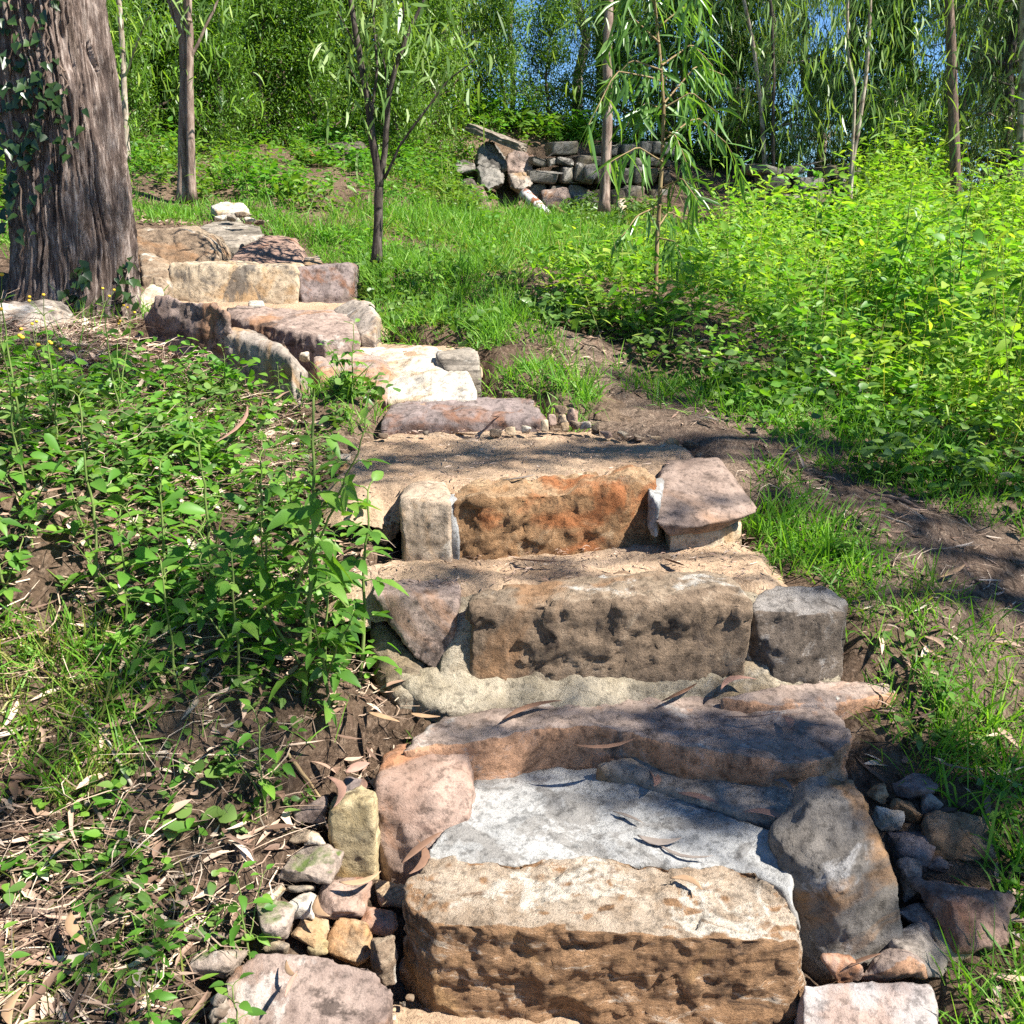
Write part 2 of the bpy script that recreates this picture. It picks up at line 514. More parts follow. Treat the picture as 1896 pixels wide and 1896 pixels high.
def rock(name, label, cat, mat, box, seed, group=None, flat=1.0, voxel=.006, sink=.14, n=12, amp=.012):
    """a loose stone sized from its box in the photo (x0, y0, x1, y1), lying on the ground"""
    x0, y0, x1, y1 = box
    cx, cyy = (x0 + x1) / 2, (y0 + y1) / 2
    rr = np.random.default_rng(seed)
    g = G(cx, min(y1 - (y1 - y0) * .2, 1990))
    dist = math.sqrt(g[0] ** 2 * 0 + (g[1] * CP - (g[2] - EYE) * SP) ** 2)
    W = (x1 - x0) * dist / F * .98
    hv = (y1 - y0) * dist / F
    a = math.atan2(EYE - g[2], g[1])
    D = min(W, hv / max(math.sin(a), .25) * .75)
    H = max(.42 * W, (hv - D * math.sin(a)) / math.cos(a)) * flat * 1.35
    ctr = U(cx, cyy, g[2] + H * (.5 - sink))
    q = rnd_dir(n, rr)
    q = np.sign(q) * np.abs(q) ** .62
    q /= np.abs(q).max(0)
    hl = q * np.array([W, D, H]) * .53
    ROCKS.append(np.stack([ctr[0] + np.cos(np.arange(10) * .628) * W * .42, ctr[1] + np.sin(np.arange(10) * .628) * D * .42], -1))
    ang = rr.uniform(-.25, .25)
    hl[:, :2] = hl[:, :2] @ np.array([[math.cos(ang), math.sin(ang)], [-math.sin(ang), math.cos(ang)]])
    bm = bmesh.new()
    vs_ = [bm.verts.new(p) for p in hl]
    bmesh.ops.convex_hull(bm, input=vs_)
    bmesh.ops.delete(bm, geom=[v for v in bm.verts if not v.link_faces], context='VERTS')
    k = min(W, H, D) / .1
    o = stone_obj(name, bm, ctr, mat, max(.0035, voxel * max(.5, k)), 4, (amp * k, amp * .4 * k), (9 / max(.6, k), 40))
    return tag(o, label, cat, group)

def fbm3(p, s, o):
    return mnoise.fractal(p * s, 1.0, 2.1, o)

def bake_stones():
    bpy.context.view_layer.update()
    dg = bpy.context.evaluated_depsgraph_get()
    for o, amp, freq, chips, strata, i in PEND:
        me = bpy.data.meshes.new_from_object(o.evaluated_get(dg))
        old = o.data
        o.modifiers.clear()
        o.data = me
        me.name = o.name
        if not len(me.materials): me.materials.append(old.materials[0])
        bpy.data.meshes.remove(old)
        n = len(me.vertices)
        co = np.empty(n * 3, np.float32); me.vertices.foreach_get("co", co); co = co.reshape(-1, 3)
        no = np.empty(n * 3, np.float32); me.vertex_normals.foreach_get("vector", no); no = no.reshape(-1, 3)
        off = Vector((i * 3.7, i * 1.3, i * 2.1))
        d = np.empty(n)
        a1, a2 = amp
        for k in range(n):
            p = Vector(co[k]) + off
            v = a1 * fbm3(p, freq[0], 4) + a2 * fbm3(p, freq[1], 5)
            if chips:
                for fq, am in ((7.5, 1.0), (17, .45)):
                    q = p * fq + Vector((.25, .25, .25)) * fbm3(p, 12, 2)
                    dd, pt = mnoise.voronoi(q)
                    rn = Vector(mnoise.cell_vector(pt[0] * 91.7)) - Vector((.5, .5, .5))
                    v += chips * am * max(-1, min(1, (q - pt[0]).dot(rn) * 1.5 + rn.x * .8))
            if strata:
                q = p.z * 26 + 2.2 * fbm3(p, 3, 3)
                v -= strata * max(0, math.sin(q * 2.3) * .5 + mnoise.noise(Vector((q * .7, p.x * 2, p.y * 2))))
            d[k] = v
        co = co + no * d[:, None].astype(np.float32)
        me.vertices.foreach_set("co", co.ravel())
        me.update()

# ------------------------------------------------------------------ stone kinds
M = {}
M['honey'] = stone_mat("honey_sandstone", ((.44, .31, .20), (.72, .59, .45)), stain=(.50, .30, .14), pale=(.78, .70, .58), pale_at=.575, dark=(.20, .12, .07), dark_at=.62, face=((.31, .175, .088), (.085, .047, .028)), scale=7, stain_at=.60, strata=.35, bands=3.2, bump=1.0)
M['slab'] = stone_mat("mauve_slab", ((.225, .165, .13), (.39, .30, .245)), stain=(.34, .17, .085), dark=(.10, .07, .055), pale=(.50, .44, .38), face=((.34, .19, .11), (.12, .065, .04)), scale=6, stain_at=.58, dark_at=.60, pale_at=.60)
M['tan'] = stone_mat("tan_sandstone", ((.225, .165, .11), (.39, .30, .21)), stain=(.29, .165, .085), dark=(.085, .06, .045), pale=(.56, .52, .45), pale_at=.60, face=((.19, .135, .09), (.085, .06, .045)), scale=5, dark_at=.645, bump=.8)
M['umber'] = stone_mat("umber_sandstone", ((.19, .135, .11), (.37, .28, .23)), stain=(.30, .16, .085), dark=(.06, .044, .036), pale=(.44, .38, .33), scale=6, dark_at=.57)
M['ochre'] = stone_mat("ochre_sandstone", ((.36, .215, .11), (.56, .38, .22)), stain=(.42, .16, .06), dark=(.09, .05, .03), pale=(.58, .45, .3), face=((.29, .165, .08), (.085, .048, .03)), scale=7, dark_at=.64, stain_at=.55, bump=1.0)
M['pink'] = stone_mat("pink_sandstone", ((.27, .175, .13), (.43, .31, .245)), stain=(.36, .17, .085), dark=(.12, .075, .06), pale=(.54, .45, .38), scale=6, strata=.25)
M['pale'] = stone_mat("pale_sandstone", ((.40, .31, .215), (.62, .53, .41)), stain=(.45, .27, .12), dark=(.10, .08, .06), pale=(.70, .65, .56), scale=7, dark_at=.64)
M['cream'] = stone_mat("cream_sandstone", ((.35, .265, .175), (.52, .42, .295)), stain=(.38, .24, .12), dark=(.12, .105, .09), pale=(.60, .52, .41), scale=5, dark_at=.51)
M['darkface'] = stone_mat("lichened_dark_stone", ((.22, .195, .17), (.38, .345, .31)), dark=(.06, .05, .042), pale=(.46, .43, .40), face=((.135, .105, .08), (.045, .036, .03)), scale=7, dark_at=.58, bump=.9)
M['grey'] = stone_mat("grey_sandstone", ((.22, .185, .15), (.41, .345, .285)), stain=(.30, .19, .10), dark=(.07, .058, .048), pale=(.50, .46, .40), scale=6, dark_at=.58)
M['bluegrey'] = stone_mat("blue_grey_stone", ((.125, .108, .09), (.245, .218, .188)), stain=(.33, .18, .08), dark=(.05, .042, .036), pale=(.42, .40, .375), scale=5, stain_at=.58, pale_at=.635)
M['strata'] = stone_mat("banded_grey_stone", ((.19, .16, .125), (.36, .31, .25)), dark=(.045, .04, .035), pale=(.46, .42, .35), strata=.9, scale=5)
M['brownslab'] = stone_mat("brown_slab", ((.22, .155, .12), (.34, .255, .205)), stain=(.30, .18, .11), dark=(.10, .07, .055), pale=(.44, .36, .30), scale=4, strata=.3)
M['greypink'] = stone_mat("grey_pink_stone", ((.33, .285, .26), (.47, .42, .39)), stain=(.36, .26, .21), dark=(.15, .12, .105), pale=(.56, .52, .49), scale=7)
M['buff'] = stone_mat("buff_sandstone", ((.34, .25, .17), (.50, .39, .285)), stain=(.40, .25, .13), dark=(.13, .09, .06), pale=(.56, .48, .38), scale=7)
M['rust'] = stone_mat("rust_red_stone", ((.20, .13, .10), (.34, .225, .17)), stain=(.30, .14, .08), dark=(.07, .045, .036), pale=(.42, .32, .26), scale=8)
M['purple'] = stone_mat("purple_brown_stone", ((.14, .11, .10), (.28, .22, .20)), stain=(.20, .10, .06), dark=(.045, .034, .03), pale=(.32, .26, .23), scale=9)
M['yellow'] = stone_mat("yellow_sandstone", ((.34, .26, .135), (.52, .42, .25)), stain=(.40, .26, .11), dark=(.13, .095, .05), pale=(.58, .50, .37), scale=9)
M['mossy'] = stone_mat("mossy_stone", ((.22, .17, .13), (.40, .32, .26)), dark=(.06, .05, .04), pale=(.46, .41, .35), moss=.32, scale=8)
M['orange'] = stone_mat("orange_sandstone", ((.36, .24, .135), (.54, .41, .27)), stain=(.40, .22, .10), dark=(.10, .065, .045), pale=(.58, .49, .38), scale=9)
M['white'] = stone_mat("white_sandstone", ((.42, .365, .295), (.60, .54, .455)), stain=(.46, .32, .18), dark=(.14, .11, .09), scale=10, dark_at=.66)
M['mortar'] = stone_mat("lime_mortar", ((.31, .305, .29), (.45, .44, .415)), dark=(.185, .165, .145), pale=(.235, .22, .20), scale=5.5, dark_at=.60, pale_at=.51, bump=.6)
M['mortar2'] = stone_mat("sandy_mortar", ((.34, .28, .19), (.50, .43, .32)), stain=(.30, .22, .13), dark=(.17, .13, .09), pale=(.56, .51, .43), scale=6, dark_at=.58, bump=.9)

# ------------------------------------------------------------------ the stone steps, bottom to top
stone('step_stone', 'broad honey sandstone block forming the bottom step, pitted dark along its front face', 'step stone', M['honey'],
 [(800,1592,.22),(1100,1588,.225),(1400,1605,.22),(1470,1680,.205),(748,1668,.195),(800,1712,.205),(1000,1722,.21),(1200,1730,.20),(1400,1742,.20),(1480,1742,.18),
  (740,1795,-.02),(775,1855,-.03),(1100,1880,-.03),(1440,1905,-.03),(1484,1862,-.02)], zb=-.10, voxel=.0055, smooth=3, amp=(.012, .006), freq=(5, 22), chips=.010, strata=.005)
stone('side_stone', 'upright rust streaked stone walling the left end of the white mortar tread', 'side stone', M['pink'],
 [(700,1445,.29),(722,1417,.30),(862,1421,.30),(877,1470,.27),(866,1508,.24),(800,1562,.19),(772,1614,.11),(718,1617,.09),(692,1500,.23)], zb=.0, back=.12, voxel=.009, amp=(.012, .005))
stone('side_stone', 'big blue grey slab propped upright at the right end of the bottom step', 'side stone', M['bluegrey'],
 [(1500,1490,.34),(1560,1478,.36),(1606,1485,.36),(1642,1580,.29),(1674,1665,.20),(1667,1735,.10),(1642,1782,.05),(1560,1797,.01),(1490,1792,.01),(1480,1720,.10),(1450,1625,.20),(1441,1570,.26),(1560,1650,.235)], zb=-.06, back=.10, voxel=.009, amp=(.014, .006), strata=.003)
stone('mortar_bed', 'white patchy mortar spread between the bottom block and the mauve slab', 'mortar', M['mortar'],
 [(775,1606,.205),(800,1560,.215),(850,1508,.22),(866,1468,.22),(880,1425,.22),(1000,1418,.22),(1110,1420,.225),(1200,1446,.235),(1300,1492,.235),(1400,1524,.235),(1470,1550,.235),(1470,1640,.215),(1484,1730,.15),(1470,1700,.17),(1440,1640,.205),(1390,1612,.205),(1100,1600,.205),(850,1600,.205)],
 zb=.05, prism=True, voxel=.009, smooth=3, amp=(.006, .004), freq=(5, 25))
stone('step_stone', 'low mauve slab with a curved broken front edge forming the second step', 'step stone', M['slab'],
 [(745,1392,.315),(850,1378,.325),(930,1368,.33),(1010,1349,.335),(1100,1345,.335),(1180,1362,.335),(1260,1386,.335),(1350,1402,.33),(1480,1418,.325),(1535,1402,.325),(1578,1372,.335),(1570,1325,.34),(1530,1298,.34),(1300,1284,.34),(1100,1288,.34),(900,1312,.34),(820,1325,.335),(765,1360,.33)],
 zb=.17, prism=True, voxel=.009, smooth=4, amp=(.010, .006), chips=.006)
stone('step_stone', 'grey sandy ledge under the front edge of the mauve slab, beside the white mortar', 'step stone', M['grey'],
 [(1100,1412,.27),(1250,1385,.28),(1500,1405,.28),(1525,1440,.26),(1490,1480,.25),(1440,1512,.245),(1370,1504,.25),(1290,1478,.25),(1190,1440,.26)],
 zb=.1, prism=True, voxel=.01, smooth=5, amp=(.008, .005))
stone('step_stone', 'thin rust edged flat stone at the right end behind the mauve slab', 'step stone', M['slab'],
 [(1330,1292,.362),(1420,1268,.37),(1560,1256,.37),(1645,1262,.365),(1665,1284,.35),(1560,1302,.35),(1400,1308,.352)], zb=.28, prism=True, voxel=.01, amp=(.006, .004))
stone('step_stone', 'dark angular wedge stone at the left end of the third step', 'step stone', M['umber'],
 [(686,1100,.585),(742,1080,.59),(838,1092,.59),(848,1113,.585),(830,1210,.43),(824,1258,.36),(768,1222,.42),(704,1128,.545)], zb=None, back=.14, voxel=.009, amp=(.010, .005))
stone('step_stone', 'long grey brown sandstone block set in mortar as the third step', 'step stone', M['tan'],
 [(900,1100,.60),(1000,1090,.60),(1290,1067,.63),(1366,1080,.63),(868,1122,.585),(960,1120,.585),(1040,1128,.585),(1150,1108,.61),(1290,1094,.62),(1390,1122,.59),
  (1388,1200,.43),(1382,1262,.34),(1100,1296,.32),(882,1292,.31)], zb=.28, back=.05, voxel=.009, amp=(.010, .006), freq=(4, 16), chips=.014)
stone('step_stone', 'dark block with grey top at the right end of the third step', 'step stone', M['darkface'],
 [(1405,1108,.565),(1440,1090,.575),(1532,1090,.575),(1574,1110,.565),(1572,1130,.555),(1396,1134,.55),(1500,1139,.555),(1392,1205,.43),(1432,1240,.40),(1548,1230,.40),(1566,1200,.44)], zb=.34, back=.04, voxel=.009, amp=(.010, .006), chips=.006)
stone('mortar_joint', 'pale mortar joint running down between the dark wedge and the long third step block', 'mortar', M['mortar2'],
 [(838,1110,.565),(884,1116,.565),(886,1292,.325),(800,1300,.325),(826,1212,.42)], zb=.25, back=.1, voxel=.009, smooth=3, amp=(.008, .005))
stone('mortar_joint', 'pale mortar wedge between the long third step block and its dark right neighbour', 'mortar', M['mortar2'],
 [(1372,1100,.57),(1412,1104,.565),(1412,1130,.54),(1420,1262,.355),(1376,1268,.345)], zb=.25, back=.08, voxel=.009, smooth=3, amp=(.008, .004))
stone('mortar_skirt', 'shaded sandy mortar packed under the dark wedge stone', 'mortar', M['mortar2'],
 [(700,1140,.50),(752,1226,.40),(806,1270,.35),(800,1296,.335),(735,1285,.35),(690,1215,.41),(684,1160,.47)], zb=.26, back=.10, voxel=.011, smooth=3, amp=(.012, .008), freq=(6, 22))
stone('mortar_skirt', 'rough sandy mortar skirt along the foot of the third step', 'mortar', M['mortar2'],
 [(748,1270,.36),(732,1246,.39),(772,1300,.335),(830,1322,.325),(1000,1322,.325),(1250,1304,.33),(1400,1288,.335),(1565,1262,.35),(1550,1222,.40),(1400,1232,.405),(1100,1262,.375),(880,1262,.37),(800,1262,.36)], zb=.25, back=.03, voxel=.011, smooth=3, amp=(.012, .010), freq=(6, 22))
stone('step_stone', 'pale flat faced stone at the left end of the fourth step', 'step stone', M['buff'],
 [(738,920,.775),(765,902,.79),(818,902,.79),(834,935,.775),(836,995,.66),(744,1002,.66),(836,1030,.60),(750,1022,.60)], zb=.5, back=.1, voxel=.009, amp=(.008, .004))
stone('step_stone', 'rough ochre brown sandstone block forming the middle of the fourth step', 'step stone', M['ochre'],
 [(850,908,.785),(1000,902,.79),(1190,882,.80),(1214,890,.80),(836,930,.775),(960,915,.78),(1100,906,.785),(1212,902,.785),(846,1032,.59),(1000,1028,.59),(1236,1008,.60)], zb=.5, back=.08, voxel=.009, amp=(.018, .012), freq=(5, 15), chips=.014)
stone('step_stone', 'flat purple brown slab jutting out at the right end of the fourth step', 'step stone', M['brownslab'],
 [(1236,852,.80),(1330,846,.81),(1350,880,.78),(1408,945,.71),(1362,960,.705),(1290,976,.70),(1212,966,.715),(1208,905,.765),(1237,998,.655),(1330,984,.655),(1362,968,.675),(1236,858,.72),(1330,852,.73),(1350,886,.71)], zb=None, voxel=.009, amp=(.005, .004), strata=.005)
stone('mortar_joint', 'white mortar wedge between the ochre block and the purple slab', 'mortar', M['mortar'],
 [(1198,900,.785),(1232,890,.78),(1220,940,.752),(1213,972,.70),(1203,972,.69)], zb=.66, back=.06, voxel=.008, smooth=2, amp=(.005, .003))
stone('side_stone', 'buff stone under the jutting purple slab at the right of the fourth step', 'side stone', M['cream'],
 [(1240,990,.66),(1340,976,.66),(1372,972,.65),(1368,985,.62),(1330,1004,.605),(1240,1012,.60)], zb=.56, back=.3, voxel=.01, amp=(.010, .005))
stone('mortar_joint', 'white mortar joint between the pale stone and the ochre block of the fourth step', 'mortar', M['mortar'],
 [(826,925,.78),(848,922,.78),(850,1000,.66),(830,1012,.62)], zb=.55, back=.06, voxel=.008, smooth=2, amp=(.005, .003))
stone('step_stone', 'long low dark grained stone forming the fifth step above the wide sandy tread', 'step stone', M['purple'],
 [(730,744,.865),(900,736,.875),(985,741,.87),(714,768,.85),(850,757,.865),(1002,768,.85),(1012,780,.83),(704,782,.83),(760,796,.795),(850,806,.775),(992,802,.775)], zb=.70, voxel=.01, amp=(.014, .007), strata=.004)
stone('step_stone', 'rounded grey stone at the left of the pale sixth step, behind dark leaves', 'step stone', M['slab'],
 [(580,660,.99),(610,648,1.0),(700,661,.99),(722,690,.95),(716,745,.86),(600,742,.85),(578,700,.9)], zb=.75, back=.08, voxel=.012, amp=(.012, .005))
stone('step_stone', 'smooth bleached pale rock sloping down as the sixth step', 'step stone', M['white'],
 [(650,645,1.0),(800,645,1.0),(872,690,.965),(885,738,.885),(716,744,.86),(700,690,.94)], zb=.75, back=.06, voxel=.012, amp=(.016, .005), strata=.003)
stone('step_stone', 'dark banded block on the right shoulder of the pale sixth step', 'step stone', M['strata'],
 [(806,655,1.02),(870,645,1.025),(886,657,1.02),(890,690,.955),(830,694,.95)], zb=.8, back=.1, voxel=.01, amp=(.008, .005), strata=.006)
stone('side_stone', 'pale topped boulder leaning on the left of the stair below the tree', 'side stone', M['grey'],
 [(410,615,1.13),(430,603,1.15),(470,610,1.13),(540,660,1.06),(573,690,.98),(570,725,.90),(540,740,.86),(500,702,.9),(404,650,1.02)], zb=.75, voxel=.011, amp=(.014, .007), chips=.006)
stone('side_stone', 'dark split boulder just right of the foot of the big tree', 'side stone', M['umber'],
 [(290,545,1.27),(400,563,1.24),(425,578,1.21),(418,620,1.11),(388,662,1.0),(310,622,1.06),(272,600,1.12),(270,578,1.18)], zb=.9, voxel=.011, amp=(.018, .009), chips=.012, strata=.006)
stone('step_stone', 'slanting mauve grey slab with a pale front ridge, the seventh step', 'step stone', M['umber'],
 [(420,570,1.13),(442,566,1.135),(622,574,1.12),(656,590,1.10),(668,625,1.06),(646,638,1.02),(540,652,.99),(470,614,1.05),(416,586,1.1),(600,626,1.07)], zb=.85, voxel=.011, amp=(.012, .008), strata=.004)
stone('side_stone', 'round dark boulder at the right end of the seventh step', 'side stone', M['grey'],
 [(618,575,1.12),(650,557,1.16),(686,565,1.16),(699,595,1.10),(696,622,1.04),(668,622,1.04),(625,600,1.06)], zb=.95, back=.1, voxel=.011, amp=(.010, .005))
stone('step_stone', 'flat cream faced block with grey lichen on its right half, the eighth step', 'step stone', M['cream'],
 [(312,488,5.85),(430,489,5.82),(545,492,5.8),(551,505,5.78),(551,562,5.72),(400,565,5.74),(318,545,5.8)], zb=.95, back=.3, voxel=.012, smooth=4, amp=(.010, .005))
stone('step_stone', 'dark purple block set at the right end of the eighth step', 'step stone', M['purple'],
 [(549,497,5.85),(640,489,5.85),(655,492,5.85),(642,522,5.8),(636,545,5.75),(556,552,5.72)], zb=1.0, back=.2, voxel=.012, amp=(.014, .007), strata=.005)
stone('step_stone', 'rounded golden brown boulder beside the trunk at the top of the stair', 'step stone', M['tan'],
 [(250,426,6.45),(340,423,6.45),(386,440,6.4),(404,470,6.35),(401,490,6.25),(255,490,6.2)], zb=1.05, back=.3, voxel=.013, amp=(.016, .008))
stone('step_stone', 'low red sandstone hump at the top right of the stair', 'step stone', M['rust'],
 [(415,487,6.15),(440,462,6.4),(490,438,6.6),(540,440,6.6),(560,470,6.35),(560,492,6.15),(480,495,6.1)], zb=1.1, back=.15, voxel=.013, amp=(.010, .005))
stone('step_stone', 'dark banded flat stone behind the red hump at the stair head', 'step stone', M['strata'],
 [(365,418,7.2),(420,405,7.5),(480,418,7.3),(490,432,7.0),(440,455,6.7),(400,462,6.65),(390,440,6.8)], zb=1.25, voxel=.014, amp=(.010, .006), strata=.008)
stone('loose_stone', 'small grey stone between the red hump and the grass at the stair head', 'stone', M['grey'],
 [(562,475,6.3),(590,470,6.4),(600,485,6.2),(588,492,6.1),(562,492,6.1)], zb=1.2, voxel=.012, amp=(.006, .004))
stone('side_stone', 'weathered tan stone wedged between the trunk and the eighth step', 'side stone', M['tan'],
 [(258,468,6.0),(285,478,5.95),(314,500,5.85),(312,530,5.75),(262,518,5.7)], zb=1.0, back=.15, voxel=.012, amp=(.012, .006))
stone('loose_stone', 'rounded tan stone below the wedged one beside the trunk', 'stone', M['tan'],
 [(284,512,5.6),(300,511,5.6),(313,528,5.55),(308,545,5.45),(284,540,5.45)], zb=1.05, voxel=.011, amp=(.006, .004))
stone('loose_stone', 'pale lumpy stone at the very foot of the big trunk', 'stone', M['pale'],
 [(258,545,5.2),(280,524,5.3),(300,532,5.25),(302,552,5.15),(270,575,5.05),(256,572,5.05)], zb=1.0, voxel=.011, amp=(.008, .005))
stone('loose_stone', 'thin pale chip lying on the tread before the cream block', 'stone', M['white'],
 [(459,556,5.4),(488,555,5.4),(490,565,5.35),(460,564,5.35)], zb=1.08, voxel=.008, amp=(.003, .002))
stone('loose_stone', 'wide flat pale stone on the little heap at the head of the stair', 'stone', M['white'],
 [(388,380,7.7),(410,373,7.75),(450,374,7.75),(461,385,7.65),(440,393,7.55),(400,391,7.55)], zb=1.5, voxel=.012, amp=(.008, .005))
for i, (b, m, l) in enumerate([((396,396,418,412),'white','white rounded stone at the left of the heap at the stair head'),
  ((414,394,438,413),'grey','dark grey rounded stone in the middle of the heap at the stair head'),
  ((452,398,472,414),'pale','small pale stone at the right of the heap at the stair head'),
  ((436,390,466,404),'tan','tan splintered stone topping the heap under the flat pale one'),
  ((470,405,490,418),'tan','tan stone at the grass end of the heap at the stair head')]):
    rock('loose_stone', l, 'stone', M[m], b, 500 + i, group='stones heaped at the stair head', voxel=.012, flat=.55)

# ------------------------------------------------------------------ loose stones packed beside the steps
stone('loose_stone', 'upright yellow sandstone slab leaning beside the rust streaked stone', 'stone', M['yellow'],
 [(608,1502,.27),(622,1496,.28),(662,1474,.30),(690,1486,.30),(694,1560,.18),(699,1602,.12),(642,1614,.10),(625,1560,.16)], zb=.05, back=.05, voxel=.007, amp=(.008, .004))
stone('loose_stone', 'wide flat purplish stone in the bottom left corner, yellow moss at its back edge', 'stone', M['umber'],
 [(398,1860,.10),(430,1788,.13),(480,1764,.145),(590,1762,.15),(690,1790,.135),(732,1830,.11),(716,1890,.07),(700,1990,.02),(420,1990,.02)], zb=-.1, voxel=.008, amp=(.010, .004))
stone('loose_stone', 'pinkish white slab at the bottom right corner, sunlit', 'stone', M['greypink'],
 [(1484,1818,.075),(1600,1812,.085),(1720,1815,.08),(1738,1850,.07),(1732,1930,.04),(1600,1990,.02),(1484,1960,.02),(1482,1850,.05)], zb=-.12, voxel=.008, amp=(.008, .004))
LOOSE = [
 ((526,1567,628,1638),'mossy','grey stone with a bright green moss cap'),
 ((624,1440,684,1498),'purple','brown stone tucked behind the yellow slab'),
 ((546,1469,608,1528),'umber','dark brown stone under the weeds at the back of the left heap'),
 ((562,1526,611,1571),'pale','pale angular stone left of the yellow slab'),
 ((534,1531,573,1562),'tan','dull tan stone left of the pale angular one'),
 ((481,1636,532,1676),'white','bright white stone at the left edge of the heap'),
 ((532,1632,584,1662),'cream','creamy stone just behind the white pitted one'),
 ((525,1651,586,1708),'white','white pitted stone in the middle of the left heap'),
 ((584,1620,688,1705),'pink','long pinkish stone under a curled brown leaf'),
 ((694,1616,758,1678),'orange','tan stone against the left end of the bottom block'),
 ((662,1676,736,1730),'pink','shaded pinkish stone in the gap beside the bottom block'),
 ((438,1668,542,1742),'mossy','large dark mossy stone at the left of the heap'),
 ((543,1697,614,1759),'cream','squarish cream stone with a red lower side'),
 ((568,1739,614,1766),'yellow','little yellow stone on the edge of the wide flat stone'),
 ((611,1700,688,1785),'orange','orange brown stone beside the wide flat stone'),
 ((685,1732,741,1820),'tan','upright pointed tan stone next to the bottom block'),
 ((348,1722,462,1804),'mossy','grey brown boulder half buried at the left end of the heap'),
 ((484,1744,537,1764),'cream','low cream stone behind the leafy stem'),
 ((1510,1458,1588,1496),'strata','grey striped stone behind the big blue grey slab'),
 ((1606,1448,1643,1490),'orange','small upright tan stone behind the right heap'),
 ((1618,1486,1670,1539),'white','smooth whitish egg shaped stone in the right heap'),
 ((1655,1482,1702,1532),'ochre','bright orange stone beside the whitish egg shaped one'),
 ((1690,1458,1740,1512),'grey','pale grey stone at the back of the right heap by the grass'),
 ((1641,1527,1733,1616),'purple','dark purple squared block in the right heap'),
 ((1708,1510,1842,1582),'tan','flat tan slab lying in the grass right of the heap'),
 ((1660,1597,1704,1667),'umber','narrow grey brown stone beside the big blue grey slab'),
 ((1692,1605,1864,1762),'rust','large dark red stone sloping down at the right of the heap'),
 ((1660,1667,1742,1738),'umber','brown triangular stone below the narrow grey brown one'),
 ((1633,1719,1749,1807),'grey','light grey domed stone in front of the right heap'),
 ((1730,1719,1796,1782),'orange','small orange brown stone between the domed one and the grass'),
 ((1484,1778,1592,1818),'pink','thin pinkish stone squeezed at the foot of the blue grey slab'),
 ((1590,1772,1714,1818),'slab','mauve flat stone behind the pinkish white corner slab'),
 ((1655,1440,1735,1480),'purple','dark low stone half hidden at the back of the right heap'),
 ((1706,1575,1752,1625),'umber','shaded brown stone under the flat tan slab'),
]
for i, (b, m, l) in enumerate(LOOSE):
    rock('loose_stone', l, 'stone', M[m], b, 900 + i * 3, group='loose stones packed beside the bottom step')
rock('boulder', 'rounded grey boulder half buried in straw left of the trunk foot', 'boulder', M['grey'], (-70,545,140,640), 39, voxel=.02, flat=.6, sink=.3)
rock('loose_stone', 'tan stone filling the gap left of the pale flat faced stone of the fourth step', 'stone', M['tan'], (690,940,742,1006), 38, voxel=.009)
rock('loose_stone', 'small white stone perched at the edge of the wide sandy tread', 'stone', M['white'], (850,905,878,921), 41, voxel=.006)
rock('loose_stone', 'tan pebble at the foot of the pale fourth step stone', 'stone', M['orange'], (794,1018,822,1038), 43, voxel=.006)
rock('loose_stone', 'smooth grey stone lying against the mortar skirt', 'stone', M['grey'], (1122,1264,1172,1296), 45, voxel=.007)
rock('loose_stone', 'round brown seed pod sized stone on the mauve slab', 'stone', M['umber'], (1430,1306,1452,1322), 47, voxel=.006)
rock('loose_stone', 'small whitish stone at the right end of the mauve slab in the grass', 'stone', M['white'], (1540,1290,1574,1310), 49, voxel=.007)
rock('loose_stone', 'grey pebble lying on the white mortar', 'stone', M['grey'], (1243,1482,1264,1494), 51, voxel=.005)
rock('loose_stone', 'pale stone wedged below the leaning boulder and the rounded grey stone', 'stone', M['pale'], (552,652,574,670), 53, voxel=.008)
PEBS = [('pebbles heaped beside the fifth step', 'small tan pebble in the heap at the right end of the fifth step',
   [(1022,750,1050,768),(1046,756,1070,782),(1030,768,1052,788),(1052,776,1076,796),(1034,782,1056,798),(1070,778,1096,798),(1090,780,1110,798),(1012,768,1032,790),(1000,778,1016,800)]),
 ('pebbles behind the purple slab', 'small brown pebble in the scatter behind the purple slab',
   [(1234,810,1262,830),(1262,812,1296,834),(1230,828,1250,842),(1250,830,1284,848),(1284,830,1310,848),(1204,806,1228,824),(1216,820,1236,838)]),
 ('pebbles edging the wide sandy tread', 'small tan pebble edging the left side of the wide sandy tread',
   [(622,858,652,880),(640,884,668,900),(656,892,680,912),(676,898,704,920),(700,906,726,926),(690,918,716,940),(714,914,740,936),(628,838,650,856),(644,820,664,838),(640,902,664,922),(664,874,690,892),(730,904,748,920),(660,846,680,862),(806,904,828,922)]),
 ('pebbles left of the third tread', 'pale pebble at the left edge of the third step tread',
   [(640,1070,668,1094),(662,1080,690,1102),(612,1060,640,1084),(656,1056,684,1074),(676,1046,700,1064)]),
 ('pebbles beside the bottom block', 'brown pebble on the sand at the left foot of the bottom block',
   [(735,1848,752,1868),(748,1836,770,1856),(720,1860,738,1878),(716,1876,736,1896)]),
 ('pebbles along the foot of the fifth step', 'sandy pebble on the tread along the foot of the fifth step',
   [(760,795,776,804),(780,797,796,806),(905,796,930,808),(935,790,960,806),(962,786,985,804),(700,800,720,812),(1110,796,1136,812),(1140,798,1164,812),(1170,800,1196,816)])]
ks = list(M)
for gi, (grp, lab, boxes) in enumerate(PEBS):
    for i, b in enumerate(boxes):
        o = rock('pebble', lab, 'pebble', M[['tan', 'pale', 'orange', 'tan', 'cream', 'pink'][(i * 5 + gi) % 6]], b, 2000 + gi * 50 + i, group=grp, voxel=.008, n=10)

